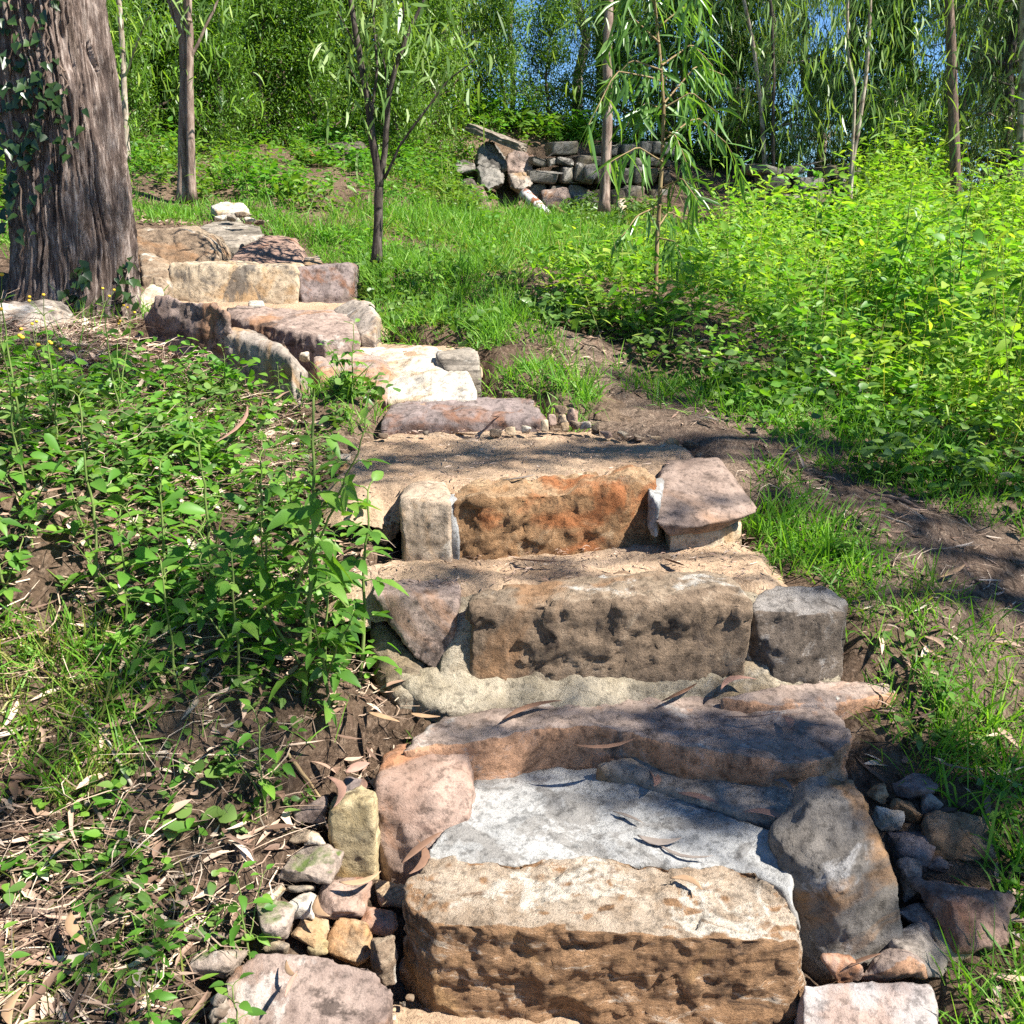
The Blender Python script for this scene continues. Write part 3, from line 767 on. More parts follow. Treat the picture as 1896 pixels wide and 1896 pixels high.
# ------------------------------------------------------------------ ground sheet, sandy treads, dirt track
def sand_mat():
    m, nt, out = new_mat("decomposed_sandstone")
    v = obj_vec(nt, False)
    c = ramp(nt, noise_n(nt, v, 3, 6, .6), [(.3, (.40, .268, .17)), (.6, (.55, .395, .262)), (.8, (.61, .465, .33))])
    c = mix_c(nt, .8, c, ramp(nt, noise_n(nt, v, 90, 5, .7), [(.3, .45), (.55, 1.0)]), 'MULTIPLY')
    c = mix_c(nt, ramp(nt, noise_n(nt, v, 30, 5, .75, .5), [(.60, 0.0), (.68, .75)]), c, (.16, .095, .055))
    h = noise_n(nt, v, 75, 7, .75)
    finish(nt, out, c, .95, h, .8, .02, .1)
    return m
M['sand'] = sand_mat()

def earth_mat(name, tones, dark, litter):
    m, nt, out = new_mat(name)
    v = obj_vec(nt, False)
    c = ramp(nt, noise_n(nt, v, 2.2, 8, .65), [(.3, tones[0]), (.5, tones[1]), (.7, tones[2])])
    mp = nt.nodes.new("ShaderNodeMapping"); mp.inputs["Scale"].default_value = (34, 9, 20); mp.inputs["Rotation"].default_value = (0, 0, .6)
    nt.links.new(v, mp.inputs[0])
    c = mix_c(nt, ramp(nt, noise_n(nt, mp.outputs[0], 1.5, 6, .7, 1.5), [(.5, 0.0), (.62, .8)]), c, litter)
    c = mix_c(nt, ramp(nt, noise_n(nt, v, 24, 7, .7, .8), [(.52, 0.0), (.62, .85)]), c, dark)
    c = mix_c(nt, .7, c, ramp(nt, noise_n(nt, v, 120, 4, .7), [(.3, .4), (.6, 1.0)]), 'MULTIPLY')
    h = noise_n(nt, v, 40, 8, .75)
    finish(nt, out, c, .95, h, 1.0, .03, .1)
    return m
M['earth'] = earth_mat("forest_earth", ((.11, .072, .048), (.18, .12, .08), (.26, .185, .125)), (.042, .029, .02), (.33, .235, .165))
M['track'] = earth_mat("trodden_dirt", ((.15, .10, .072), (.23, .16, .115), (.32, .235, .17)), (.065, .045, .033), (.42, .315, .23))

TREADS = [
 ([(640,1835),(760,1842),(1100,1866),(1450,1890),(1520,1900),(1560,2150),(560,2150)], [(760,1850,.0),(1450,1895,.0),(1000,2100,-.06)]),
 ([(628,1062),(660,1046),(700,1038),(745,1022),(850,1022),(1235,985),(1330,970),(1420,1022),(1450,1074),(1410,1096),(1375,1080),(1290,1060),(1150,1072),(1000,1082),(900,1092),(850,1096),(740,1076),(660,1074)], [(850,1100,.583),(1330,1085,.60),(850,1030,.605),(1235,1008,.605)]),
 ([(618,880),(650,822),(715,795),(760,790),(990,794),(1150,798),(1260,812),(1280,840),(1240,866),(1205,884),(1100,884),(950,892),(840,900),(740,898),(650,910)], [(740,915,.775),(1200,885,.80),(720,800,.80),(1000,796,.79)]),
 ([(716,740),(880,742),(895,728),(1000,738),(980,750),(740,752)], [(720,745,.865),(990,740,.865),(890,730,.89)]),
 ([(560,640),(700,628),(780,640),(880,642),(860,660),(600,662)], [(600,650,.985),(860,648,1.0),(700,632,1.02)]),
 ([(540,560),(560,542),(640,545),(690,560),(705,590),(640,585),(430,578),(320,575),(310,550),(400,556)], [(330,570,1.105),(690,580,1.10),(600,548,1.15)]),
]
TREAD_LABELS = []
for k, (poly, pl) in enumerate(TREADS):
    # plane through the measured levels
    q = np.array([U(*p) for p in pl])
    sl = np.clip(np.polyfit(q[:, 1], q[:, 2], 1)[0], -.02, .14) if len(q) > 3 or k == 0 else 0.03
    a = np.array([0, sl, q[:, 2].mean() - sl * q[:, 1].mean() - .008])
    W = []
    for px, py in poly:
        dx, dy, dz = ray(px, py)
        t = (a[2] - EYE) / (dz - a[0] * dx - a[1] * dy)
        W.append((dx * t, dy * t))
    W = np.array(W)
    st = .012 if k < 3 else .02
    lo, hi = W.min(0) - .12, W.max(0) + .12
    X, Y = np.meshgrid(np.arange(lo[0], hi[0], st), np.arange(lo[1], hi[1], st))
    d = edge_dist(W, X, Y) + (fbm(X * 9, Y * 9, 3) - .5) * .09
    Z = a[0] * X + a[1] * Y + a[2] + (fbm(X * 5, Y * 5, 4) - .5) * .03 + (fbm(X * 40, Y * 40, 3) - .5) * .014 + (fbm(X * 16 + 7, Y * 16, 2) - .5) * .01
    Z -= np.clip(d + .03, 0, .2) * .9
    ny, nx = X.shape
    idx = np.arange(nx * ny).reshape(ny, nx)
    Q = np.stack([idx[:-1, :-1], idx[:-1, 1:], idx[1:, 1:], idx[1:, :-1]], -1).reshape(-1, 4)
    keep = d.ravel()[Q].min(1) < .06
    o = link('sand_path', mesh_np('sand_path', np.stack([X, Y, Z], -1).reshape(-1, 3), Q[keep], smooth=True), M['sand'])
    tag(o, kind='structure')
    c = W.mean(0)
    CARVE.append((W, float(a[0] * c[0] + a[1] * c[1] + a[2]) - .045))

xs = np.concatenate([-np.geomspace(70, 5.2, 34), np.arange(-5, 6.001, .035), np.geomspace(6.2, 70, 34)])
ys = np.concatenate([-np.geomspace(20, .3, 14), np.arange(-.2, .9, .1), np.arange(.9, 8.5, .035), np.arange(8.55, 16, .12), np.geomspace(16.2, 110, 36)])
X, Y = np.meshgrid(xs, ys)
Z = gz(X, Y)
idx = np.arange(X.size).reshape(X.shape)
ground = link('ground', mesh_np('ground', np.stack([X, Y, Z], -1).reshape(-1, 3), np.stack([idx[:-1, :-1], idx[:-1, 1:], idx[1:, 1:], idx[1:, :-1]], -1).reshape(-1, 4), smooth=True), M['earth'])
tag(ground, kind='structure')

TRACK_PX = [(930,592,.05),(980,612,.09),(1060,645,.14),(1180,710,.19),(1330,788,.25),(1480,862,.30),(1640,945,.34),(1780,1020,.42),(1896,1110,.5),(2150,1230,.6),(2500,1400,.6)]
TP = np.array([np.r_[G(a, b)[:2], w] for a, b, w in TRACK_PX])
tt = np.linspace(0, len(TP) - 1, 500)
TC = np.stack([np.interp(tt, np.arange(len(TP)), TP[:, i]) for i in range(3)], -1)

def track_d(x, y):
    best = np.full(np.shape(x), 9.)
    for c in TC[::6]:
        best = np.minimum(best, np.hypot(x - c[0], y - c[1]) - c[2])
    return best
lo, hi = TC[:, :2].min(0) - .7, TC[:, :2].max(0) + .7
X, Y = np.meshgrid(np.arange(lo[0], hi[0], .03), np.arange(lo[1], hi[1], .03))
d = track_d(X, Y) + (fbm(X * 5, Y * 5, 3) - .5) * .3
Z = gz(X, Y) * 0 + gz(X, Y, False) + (fbm(X * 1.7 + 3, Y * 1.7 + 8, 3) - .5) * .10 + .02 - np.clip(d + .06, 0, .3) * .35 + (fbm(X * 25, Y * 25, 2) - .5) * .012
idx = np.arange(X.size).reshape(X.shape)
Q = np.stack([idx[:-1, :-1], idx[:-1, 1:], idx[1:, 1:], idx[1:, :-1]], -1).reshape(-1, 4)
o = link('dirt_path', mesh_np('dirt_path', np.stack([X, Y, Z], -1).reshape(-1, 3), Q[d.ravel()[Q].min(1) < .1], smooth=True), M['track'])
tag(o, kind='structure')
bake_stones()
# ------------------------------------------------------------------ foliage materials
LM = {}
LM['euc'] = leaf_mat("eucalypt_leaf", (.07, .14, .028), (.165, .28, .065), (.34, .43, .15), .38, (1.5, 1.5, .5), .4, .5)
LM['euc_dark'] = leaf_mat("dark_eucalypt_leaf", (.03, .06, .016), (.06, .11, .03), (.12, .18, .05), .32, (1.4, 1.4, .5), .4, .45)
LM['bush'] = leaf_mat("bush_leaf", (.05, .115, .018), (.10, .205, .028), (.19, .31, .05), .42, (1.5, 1.5, .4))
LM['herb'] = leaf_mat("herb_leaf", (.055, .15, .02), (.115, .28, .035), (.24, .40, .06), .45, (1.35, 1.5, .4), .45, .3)
LM['lime'] = leaf_mat("sunny_herb_leaf", (.10, .23, .025), (.21, .38, .045), (.40, .50, .09), .48, (1.35, 1.45, .4), .5, .25)
LM['weed'] = leaf_mat("weed_leaf", (.055, .14, .022), (.105, .24, .035), (.21, .35, .06), .42, (1.35, 1.5, .4), .42, .35)
LM['cress'] = leaf_mat("low_leaf", (.06, .125, .025), (.105, .20, .045), (.19, .29, .07), .35, (1.5, 1.5, .5), .4, .4)
LM['grass'] = leaf_mat("grass_blade", (.06, .165, .018), (.12, .29, .03), (.25, .42, .06), .42, (1.35, 1.45, .4), .5, .3)
LM['hay'] = leaf_mat("yellowing_grass_blade", (.10, .17, .02), (.24, .29, .06), (.45, .40, .16), .42, (1.4, 1.3, .5), .5, .3)
LM['ivy'] = leaf_mat("ivy_leaf", (.02, .045, .012), (.035, .075, .02), (.06, .11, .03), .25, (1.4, 1.5, .4), .32, .5)
LM['sapling'] = leaf_mat("sapling_leaf", (.06, .14, .028), (.11, .23, .045), (.20, .34, .09), .42, (1.5, 1.5, .45), .3, .55)
BM = {}
BM['old'] = bark_mat("stringy_bark", (.05, .034, .027), (.19, .14, .115), (.52, .43, .37), .15, 46, 1.0)
BM['pale'] = bark_mat("pale_bark", (.16, .12, .09), (.33, .27, .21), (.50, .44, .36), .3, 22, .5, (.10, .07, .05))
BM['brown'] = bark_mat("brown_bark", (.06, .042, .032), (.15, .105, .08), (.28, .21, .16), .25, 30, .6)
BM['dark'] = bark_mat("dark_bark", (.03, .024, .02), (.075, .06, .05), (.16, .135, .115), .3, 40, .6)
BM['twin'] = bark_mat("pinkish_brown_bark", (.10, .07, .055), (.24, .17, .135), (.44, .35, .285), .2, 30, .7)
BM['stem'] = bark_mat("green_stem", (.08, .13, .03), (.14, .20, .05), (.2, .25, .08), .3, 20, .2)
BM['redstem'] = bark_mat("reddish_stem", (.14, .09, .05), (.24, .17, .09), (.30, .24, .12), .3, 20, .2)

def wob(p0, p1, n, amp, rng):
    p0, p1 = np.asarray(p0, float), np.asarray(p1, float)
    t = np.linspace(0, 1, n)[:, None]
    L = np.linalg.norm(p1 - p0)
    o = np.cumsum(rng.normal(size=(n, 3)), 0); o -= o[0] + (o[-1] - o[0]) * t
    return p0 + (p1 - p0) * t + o * amp * L / math.sqrt(n)

def limb_tree(rng, path, r0, r1, limbs, k=9, spread=1.0, droop=.1, sub=4, start=.35, up=.55, llen=1.0, flare=1.0):
    """trunk along a path, limbs and twigs; returns the wood mesh and the twig points that carry leaves"""
    mb = MB()
    path = np.asarray(path, float); n = len(path)
    rad = r0 + (r1 - r0) * np.linspace(0, 1, n) ** .8
    rad[0] *= 1 + .5 * flare; rad[1] *= 1 + .12 * flare
    tube(mb, path, rad, k)
    tips = []
    H = np.linalg.norm(path[-1] - path[0])
    for i in range(limbs):
        f = start + (1 - start) * (i + rng.random() * .8) / limbs
        f = min(f, .99)
        a = path[int(f * (n - 1))]
        th = i * 2.4 + rng.random() * .9
        ln = llen * (1.15 - .7 * f) * rng.uniform(.75, 1.2)
        d = np.array([math.cos(th) * spread, math.sin(th) * spread, up * rng.uniform(.6, 1.4)])
        d /= np.linalg.norm(d)
        e = a + d * ln; e[2] -= droop * ln
        lp = wob(a, e, 7, .10, rng)
        r = max(.004, rad[int(f * (n - 1))] * .5)
        tube(mb, lp, np.linspace(r, r * .3, 7), 5, False)
        for s in range(sub):
            g = rng.uniform(.3, 1.0)
            b = lp[int(g * 6)]
            q = b + (unit(rng.normal(size=3)) * .6 + d * .6 + np.array([0, 0, -droop])) * ln * rng.uniform(.25, .5)
            sp = wob(b, q, 5, .1, rng)
            tube(mb, sp, np.linspace(r * .35, r * .12, 5), 4, False)
            tips += list(sp[1:]) 
        tips += list(lp[2:])
    return mb, np.array(tips)

def hang_leaves(rng, tips, per, sig, L, W, down=1.0, jit=.55, shape=SICKLE, side=.5, bend=.15):
    n = len(tips) * per
    P = np.repeat(tips, per, 0) + rng.normal(size=(n, 3)) * sig
    D = np.array([0, 0, -down]) + rng.normal(size=(n, 3)) * jit
    mb = MB()
    leafset(mb, P, D, rng.normal(size=(n, 3)), rng.uniform(L * .65, L * 1.3, n), rng.uniform(W * .7, W * 1.2, n), shape, bend, 0, rng.normal(size=n) * side * .5)
    return mb

# ------------------------------------------------------------------ the big old trunk on the left
def old_trunk():
    levels = np.concatenate([np.linspace(590, 0, 170), np.linspace(-6, -900, 80)])
    na = 460
    V = []
    for li, py in enumerate(levels):
        pts = [(-900, 190, -120), (0, 205, 92), (150, 215, 112), (300, 216, 131), (450, 226, 147), (530, 240, 146), (590, 270, 136)]
        ys_ = [p[0] for p in pts]
        w = np.interp(py, ys_, [p[1] for p in pts]); cx = np.interp(py, ys_, [p[2] for p in pts])
        c = U(cx - 5, py, 4.85); r = w * .5 * 4.9 / F * .84
        th = np.linspace(0, 2 * math.pi, na, endpoint=False)
        V.append(np.stack([c[0] + r * np.cos(th), c[1] + r * np.sin(th), np.full(na, c[2])], -1))
    V = np.array(V)
    # below ground root flare
    b = V[0].copy(); cen = b.mean(0); b = cen + (b - cen) * 1.3; b[:, 2] -= .22
    V = np.concatenate([b[None], V])
    nl = len(V)
    cen = V.mean(1, keepdims=True)
    out = unit((V - cen) * np.array([1, 1, 0]))
    th = np.linspace(0, 2 * math.pi, na, endpoint=False)[None]
    z = V[:, :, 2]
    u = th * 9.55 + fbm(z * 2.0, th * 2, 2) * 1.1
    def per(a, b, o):      # periodic in angle
        t = (th / (2 * math.pi)); return fbm(a, b, o) * (1 - t) + fbm(a - 9.55 * 2 * math.pi * a.ptp() * 0 - 0, b + 40, o) * t if False else fbm(a, b, o)
    u = u + (fbm(th * 5, z * 3.0, 3) - .5) * 3.0
    ridge = 1 - np.abs(fbm(u * 1.0, z * 2.2 + 3, 4) * 2 - 1) * 2
    fine = fbm(u * 3.4, z * 4.0, 4) - .5
    broad = fbm(th * 2.2 + 4, z * .5, 2) - .5
    V = V + out * (ridge * .024 + fine * .05 + broad * .06)[..., None]
    i, j = np.meshgrid(np.arange(nl - 1), np.arange(na), indexing='ij'); j2 = (j + 1) % na
    Q = np.stack([i * na + j, i * na + j2, (i + 1) * na + j2, (i + 1) * na + j], -1).reshape(-1, 4)
    base = V[1].mean(0)
    t = thing('old_tree', 'massive old tree trunk with stringy furrowed bark and ivy beside the stair', 'tree', base)
    link('trunk', mesh_np('trunk', V.reshape(-1, 3) - base, Q, smooth=True), BM['old'], t)
    rng = np.random.default_rng(5)
    top = V[-1].mean(0)
    path = wob(top - [0, 0, .2], top + [-.3, .3, 4.0], 8, .05, rng)
    wood, tips = limb_tree(rng, path, .25, .06, 12, spread=1.0, llen=2.6, start=.1, flare=0)
    link('limbs', (lambda m: m)(wood.mesh('limbs', True)), BM['old'], t).location = -base
    lf = hang_leaves(rng, tips, 40, .3, .13, .02)
    link('crown', lf.mesh('crown'), LM['euc'], t).location = -base
    return V, base
OLD, OLD_BASE = old_trunk()

def ivy():
    rng = np.random.default_rng(12)
    vine, lv = MB(), MB()
    def on_bark(px, py):
        # first bark vertex towards the viewer near this pixel
        pr = proj(OLD)
        front = OLD[..., 1] < 4.9
        d = np.hypot(pr[..., 0] - px, pr[..., 1] - py) + np.where(front, 0, 1e6)
        k = np.unravel_index(np.argmin(d), d.shape)
        return OLD[k] + np.array([.0, -.018, 0])
    runs = [[(40,500),(46,420),(40,330),(55,240),(48,150),(60,60),(70,-40)],[(20,420),(22,340),(30,260),(18,180),(26,80),(20,0)],
            [(70,300),(88,230),(84,160),(92,90),(86,20),(96,-40)],[(130,270),(120,220),(128,150),(110,110)],[(150,560),(160,520),(170,500)],[(225,560),(232,520),(238,480)]]
    P = []
    for r in runs:
        pts = np.array([on_bark(*q) for q in r])
        t = np.linspace(0, len(pts) - 1, len(pts) * 5)
        pp = np.stack([np.interp(t, np.arange(len(pts)), pts[:, i]) for i in range(3)], -1) + rng.normal(size=(len(t), 3)) * .006
        tube(vine, pp, .004, 5)
        for q in pp:
            for _ in range(rng.integers(0, 3)): P.append(q + rng.normal(size=3) * [.035, .012, .035])
    for b, n, s in [((45,120),16,(26,70)),((30,330),22,(20,60)),((100,230),12,(24,50)),((150,545),12,(18,24)),((235,540),12,(12,36)),((12,250),24,(12,80)),((205,590),8,(30,10))]:
        for _ in range(n):
            P.append(on_bark(b[0] + rng.normal() * s[0], b[1] + rng.normal() * s[1]) + rng.normal(size=3) * .01)
    P = np.array(P); n = len(P)
    D = np.stack([rng.normal(size=n) * .6, -.4 + rng.normal(size=n) * .25, -.8 + rng.normal(size=n) * .5], -1)
    leafset(lv, P + [0, -.012, 0], D, np.array([0, -1., .6]) + rng.normal(size=(n, 3)) * .35, rng.uniform(.028, .055, n), rng.uniform(.025, .048, n), ([0, .08, .3, .62, 1], [.2, .9, 1.0, .5, 0]), .1, .25)
    c = np.array(P).mean(0)
    t = thing('ivy', 'dark green ivy climbing the shaded side of the massive old trunk', 'ivy', OLD_BASE)
    link('vine', vine.mesh('vine', True), BM['brown'], t).location = -OLD_BASE
    link('leaves', lv.mesh('leaves'), LM['ivy'], t).location = -OLD_BASE
ivy()

# ------------------------------------------------------------------ slim trees near the stair
def px_path(pts, n=24, wobble=.01, rng=RNG):
    P = np.array([U(*p) for p in pts])
    t = np.linspace(0, len(P) - 1, n)
    Q = np.stack([np.interp(t, np.arange(len(P)), P[:, i]) for i in range(3)], -1)
    return Q + np.cumsum(rng.normal(size=Q.shape), 0) * wobble * .2

def slim_tree(name, label, cat, base_px, stems, bark, leaf=None, tips_n=0, leaf_kw={}, group=None, sig=.1, extra=None):
    """stems: lists of (pixel path at a forward distance, base width px, top width px); all stems joined into one trunk mesh"""
    rng = np.random.default_rng(abs(hash(label)) % 1000 if False else sum(map(ord, label)))
    mb = MB(); tips = []
    base = None
    for pts, w0, w1 in stems:
        path = px_path(pts, 26, .006, rng)
        Y = path[:, 1].mean()
        k = Y * 1.03 / F * .5
        r = np.interp(np.linspace(0, 1, 26), [0, .06, 1], [w0 * 1.35, w0, w1]) * k
        tube(mb, path, r, 8)
        if base is None: base = path[0]
        tips.append(path)
    t = thing(name, label, cat, base, group)
    tr = link('trunk', mb.mesh('trunk', True), bark, t); tr.location = -base
    if leaf is not None:
        allp = np.concatenate([p[int(26 * (extra or .35)):] for p in tips])
        sel = allp[rng.integers(0, len(allp), tips_n)] + rng.normal(size=(tips_n, 3)) * sig
        c = hang_leaves(rng, sel, 1, .02, **leaf_kw)
        cr = link('crown', c.mesh('crown'), leaf, t); cr.location = -base
    return t

slim_tree('twin_stem_tree', 'brown twin stemmed tree standing on the bank just behind the stair head', 'tree', None,
 [([(338,374,8.2),(340,250,8.2),(343,140,8.2),(338,60,8.2),(322,0,8.2),(300,-120,8.2)], 20, 12),
  ([(356,372,8.15),(352,250,8.15),(350,140,8.15),(350,60,8.15),(345,0,8.15),(340,-140,8.1)], 15, 12),
  ([(352,110,8.15),(372,70,8.15),(396,25,8.15),(420,-40,8.15)], 6, 3), ([(335,60,8.2),(322,30,8.2),(310,-30,8.2)], 7, 4), ([(350,40,8.1),(352,0,8.1),(356,-80,8.1)], 9, 6)],
 BM['twin'], LM['euc'], 420, dict(L=.10, W=.014, jit=.6), sig=.35, extra=.6)
slim_tree('slim_tree', 'slim pale stemmed tree between the massive trunk and the twin stemmed tree', 'tree', None,
 [([(236,300,9.2),(230,190,9.2),(226,90,9.2),(220,0,9.2),(214,-120,9.2)], 11, 8), ([(232,140,9.2),(250,90,9.1),(268,40,9.0),(284,20,8.9)], 4, 2)],
 BM['pale'], LM['lime'], 500, dict(L=.12, W=.016, jit=.6), sig=.4, extra=.5)
slim_tree('young_tree', 'young dark stemmed tree forking low in the grass right of the stair head', 'tree', None,
 [([(697,485,6.0),(700,420,6.0),(703,340,6.0),(692,270,6.0),(684,200,6.0),(668,120,6.0),(655,50,6.0),(640,-60,6.0)], 17, 8),
  ([(703,345,6.0),(712,280,6.0),(718,190,5.95),(738,110,5.9),(760,50,5.9),(785,0,5.9),(820,-60,5.9)], 11, 4),
  ([(712,330,6.0),(740,270,5.95),(780,215,5.9),(830,150,5.9),(880,110,5.85)], 5, 2), ([(688,215,6.0),(700,120,6.0),(694,50,6.05),(690,-40,6.1)], 5, 3),
  ([(722,190,5.95),(712,110,5.95),(700,60,5.95)], 4, 2), ([(738,110,5.9),(748,60,5.85),(744,0,5.8)], 4, 2), ([(684,200,6.0),(664,160,6.05),(640,110,6.1)], 3, 1.5), ([(668,110,6.0),(640,50,6.05),(622,20,6.1)], 3, 1.5)],
 BM['dark'], LM['euc'], 420, dict(L=.11, W=.016, jit=.7), sig=.12, extra=.55)
slim_tree('slim_tree', 'speckled pale trunk standing in front of the dry stone wall', 'tree', None,
 [([(1118,392,9.8),(1122,300,9.8),(1126,200,9.8),(1124,90,9.8),(1128,0,9.8),(1130,-150,9.8)], 18, 14)], BM['twin'], LM['euc'], 300, dict(L=.14, W=.018), sig=.5, extra=.8)
slim_tree('slim_tree', 'dark straight trunk rising from the sunny weeds near the right edge', 'tree', None,
 [([(1772,425,10),(1770,330,10),(1766,230,10),(1762,120,10),(1757,0,10),(1750,-150,10)], 20, 15)], BM['brown'], LM['euc'], 500, dict(L=.14, W=.018), sig=.6, extra=.75)
slim_tree('slim_tree', 'pale trunk cut by the right edge of the picture', 'tree', None,
 [([(1890,380,10.2),(1892,250,10.2),(1896,100,10.2),(1900,-150,10.2)], 20, 15)], BM['pale'], LM['euc_dark'], 300, dict(L=.14, W=.018), sig=.6, extra=.7)
slim_tree('slim_tree', 'thin whitish double stem among the weeping foliage right of the sapling', 'tree', None,
 [([(1572,375,9.4),(1578,310,9.4),(1590,230,9.4),(1604,130,9.4),(1608,60,9.4),(1612,-60,9.4)], 9, 5), ([(1574,345,9.4),(1580,240,9.4),(1582,160,9.4),(1568,90,9.4),(1570,0,9.4),(1566,-60,9.4)], 6, 4)],
 BM['pale'], LM['euc'], 700, dict(L=.14, W=.016, jit=.4), sig=.45, extra=.5)
slim_tree('slim_tree', 'thin leaning stem behind the weeping foliage above the sapling', 'tree', None,
 [([(1418,330,12),(1410,200,12),(1396,90,12),(1378,0,12),(1360,-80,12)], 8, 5)], BM['pale'], LM['euc'], 300, dict(L=.14, W=.016, jit=.4), sig=.5, extra=.5)
slim_tree('slim_tree', 'thin dark stem in front of the ruined wall end', 'tree', None,
 [([(1432,330,11.5),(1430,250,11.5),(1433,150,11.5),(1428,0,11.5)], 6, 5)], BM['dark'], LM['euc'], 300, dict(L=.14, W=.016, jit=.4), sig=.5, extra=.4)
slim_tree('slim_tree', 'distant pale trunk against the blue sky left of the speckled trunk', 'tree', None,
 [([(948,240,16),(950,150,16),(944,60,16),(950,-60,16)], 9, 8)], BM['pale'], LM['euc'], 200, dict(L=.14, W=.016, jit=.4), sig=.5, extra=.7)

def sapling():
    rng = np.random.default_rng(31)
    stem = px_path([(1213,560,5.4),(1216,480,5.4),(1222,380,5.4),(1228,290,5.4),(1231,200,5.4),(1226,120,5.4),(1218,50,5.4),(1210,-40,5.4)], 30, .004, rng)
    mb = MB(); tube(mb, stem, np.linspace(.0125, .006, 30), 7)
    P, D = [], []
    br = [((1222,380),(1180,400),(1150,440)),((1222,350),(1262,330),(1290,370)),((1228,300),(1180,270),(1130,300)),((1228,260),(1290,215),(1350,270),(1380,340)),
          ((1230,205),(1200,190),(1170,210)),((1231,200),(1280,170),(1330,210)),((1230,190),(1290,120),(1340,140)),((1226,130),(1170,110),(1110,180)),((1226,120),(1280,80),(1320,120)),((1222,80),(1170,30),(1130,80)),
          ((1220,50),(1270,10),(1310,60)),((1215,10),(1180,-30),(1140,10)),((1212,-20),(1260,-50),(1290,-10)),((1226,150),(1200,140),(1140,130),(1090,230)),((1228,240),(1250,250),(1270,300)),((1218,440),(1250,450),(1262,480)),((1218,420),(1240,390),(1290,420))]
    for b in br:
        y = 5.4 + rng.normal() * .03
        dy = rng.normal() * .18
        pts = px_path([(p[0], p[1], y + dy * k) for k, p in enumerate(b)], 12, .004, rng)
        tube(mb, pts, np.linspace(.005, .002, 12), 5, False)
        for q in pts[3:]:
            for _ in range(3):
                P.append(q); D.append([rng.normal() * .45 + .25 * np.sign(b[1][0] - b[0][0]), rng.normal() * .45, -.75 + rng.normal() * .3])
    for q in stem[-14:]:
        for _ in range(3): P.append(q); D.append([rng.normal() * .6, rng.normal() * .6, -.4 + rng.normal() * .4])
    P, D = np.array(P), np.array(D); n = len(P)
    lv = MB(); leafset(lv, P, D, rng.normal(size=(n, 3)), rng.uniform(.10, .20, n), rng.uniform(.012, .021, n), SICKLE, .22, .3, rng.normal(size=n) * .35)
    t = thing('sapling', 'slender sapling with long drooping narrow leaves standing alone before the wall', 'sapling', stem[0])
    link('trunk', mb.mesh('trunk', True), BM['redstem'], t).location = -stem[0]
    link('crown', lv.mesh('crown'), LM['sapling'], t).location = -stem[0]
sapling()

# ------------------------------------------------------------------ background trees: a few kinds, each copied
def proto_weeping(seed, H, leaf, per, label, loc, low=.12, spread=.8, llen=1.0, bark='pale', L=.09, W=.0115, limbs=22, name='weeping_tree', sig=.12, group=None):
    rng = np.random.default_rng(seed)
    path = wob([0, 0, -.2], [rng.normal() * .2, rng.normal() * .2, H], 14, .05, rng)
    wood, tips = limb_tree(rng, path, .035 + .008 * H, .012, limbs, k=7, spread=spread, droop=.35, sub=4, start=low, up=.5, llen=llen)
    # weeping strands hang below the twigs
    n = len(tips)
    tips = tips[rng.random(n) < .55]
    st = np.repeat(tips, 6, 0); st = st + rng.normal(size=st.shape) * sig * .55
    st[:, 2] -= rng.uniform(0, .5, len(st)) * np.repeat(rng.random(len(tips)), 6)
    lf = hang_leaves(rng, st, per, .07, L, W, 1.0, .5)
    t = thing(name, label, 'tree', loc, group)
    link('trunk', wood.mesh('trunk', True), BM[bark], t)
    link('crown', lf.mesh('crown'), LM[leaf], t)
    return t

def proto_bushy(seed, H, leaf, per, label, loc, name='bushy_tree', L=.068, W=.026, limbs=26, llen=1.0, low=.05, bark='brown', group=None, sig=.14, up=.7):
    rng = np.random.default_rng(seed)
    path = wob([0, 0, -.2], [rng.normal() * .2, rng.normal() * .2, H], 12, .06, rng)
    wood, tips = limb_tree(rng, path, .03 + .008 * H, .01, limbs, k=6, spread=.9, droop=.05, sub=5, start=low, up=up, llen=llen)
    n = len(tips) * per
    P = np.repeat(tips, per, 0) + rng.normal(size=(n, 3)) * sig
    D = rng.normal(size=(n, 3)) * .8 + np.array([0, 0, -.25])
    mb = MB(); leafset(mb, P, D, rng.normal(size=(n, 3)) * .5 + np.array([0, 0, 1]), rng.uniform(L * .6, L * 1.3, n), rng.uniform(W * .7, W * 1.2, n), LANCE, .15)
    t = thing(name, label, 'shrub' if name.endswith('shrub') else 'tree', loc, group)
    link('trunk', wood.mesh('trunk', True), BM[bark], t)
    link('crown', mb.mesh('crown'), LM[leaf], t)
    return t

def gp(px, Y):
    x = (px - 948) / F * Y * 1.0
    return (x, Y, float(gz(x, Y, False)))
WEEP = 'weeping eucalypts closing the clearing'
PROTO = {
 'a': proto_weeping(101, 4.6, 'euc', 9, 'weeping eucalypt with bright hanging leaves right behind the sapling', gp(1390, 13.0), group=WEEP, sig=.2),
 'b': proto_weeping(102, 5.4, 'euc', 9, 'weeping eucalypt with hanging strands beside the thin whitish double stem', gp(1560, 12.4), group=WEEP, sig=.22, llen=1.2),
 'd': proto_weeping(103, 6.5, 'euc_dark', 9, 'dark weeping tree filling the gap at the far right', gp(1840, 12.4), bark='dark', group=WEEP, llen=1.5, sig=.25),
 's': proto_bushy(104, 3.2, 'bush', 24, 'bushy green shrub on the bank between the twin stems and the forked young tree', gp(560, 12.6), name='bank_shrub', group='shrubs along the top of the bank'),
 't': proto_bushy(105, 6.0, 'euc_dark', 12, 'dense dark tree behind the bank shrubs', gp(480, 15.5), llen=1.7, limbs=34, group='dark trees behind the bank', L=.12, W=.035, sig=.22),
}
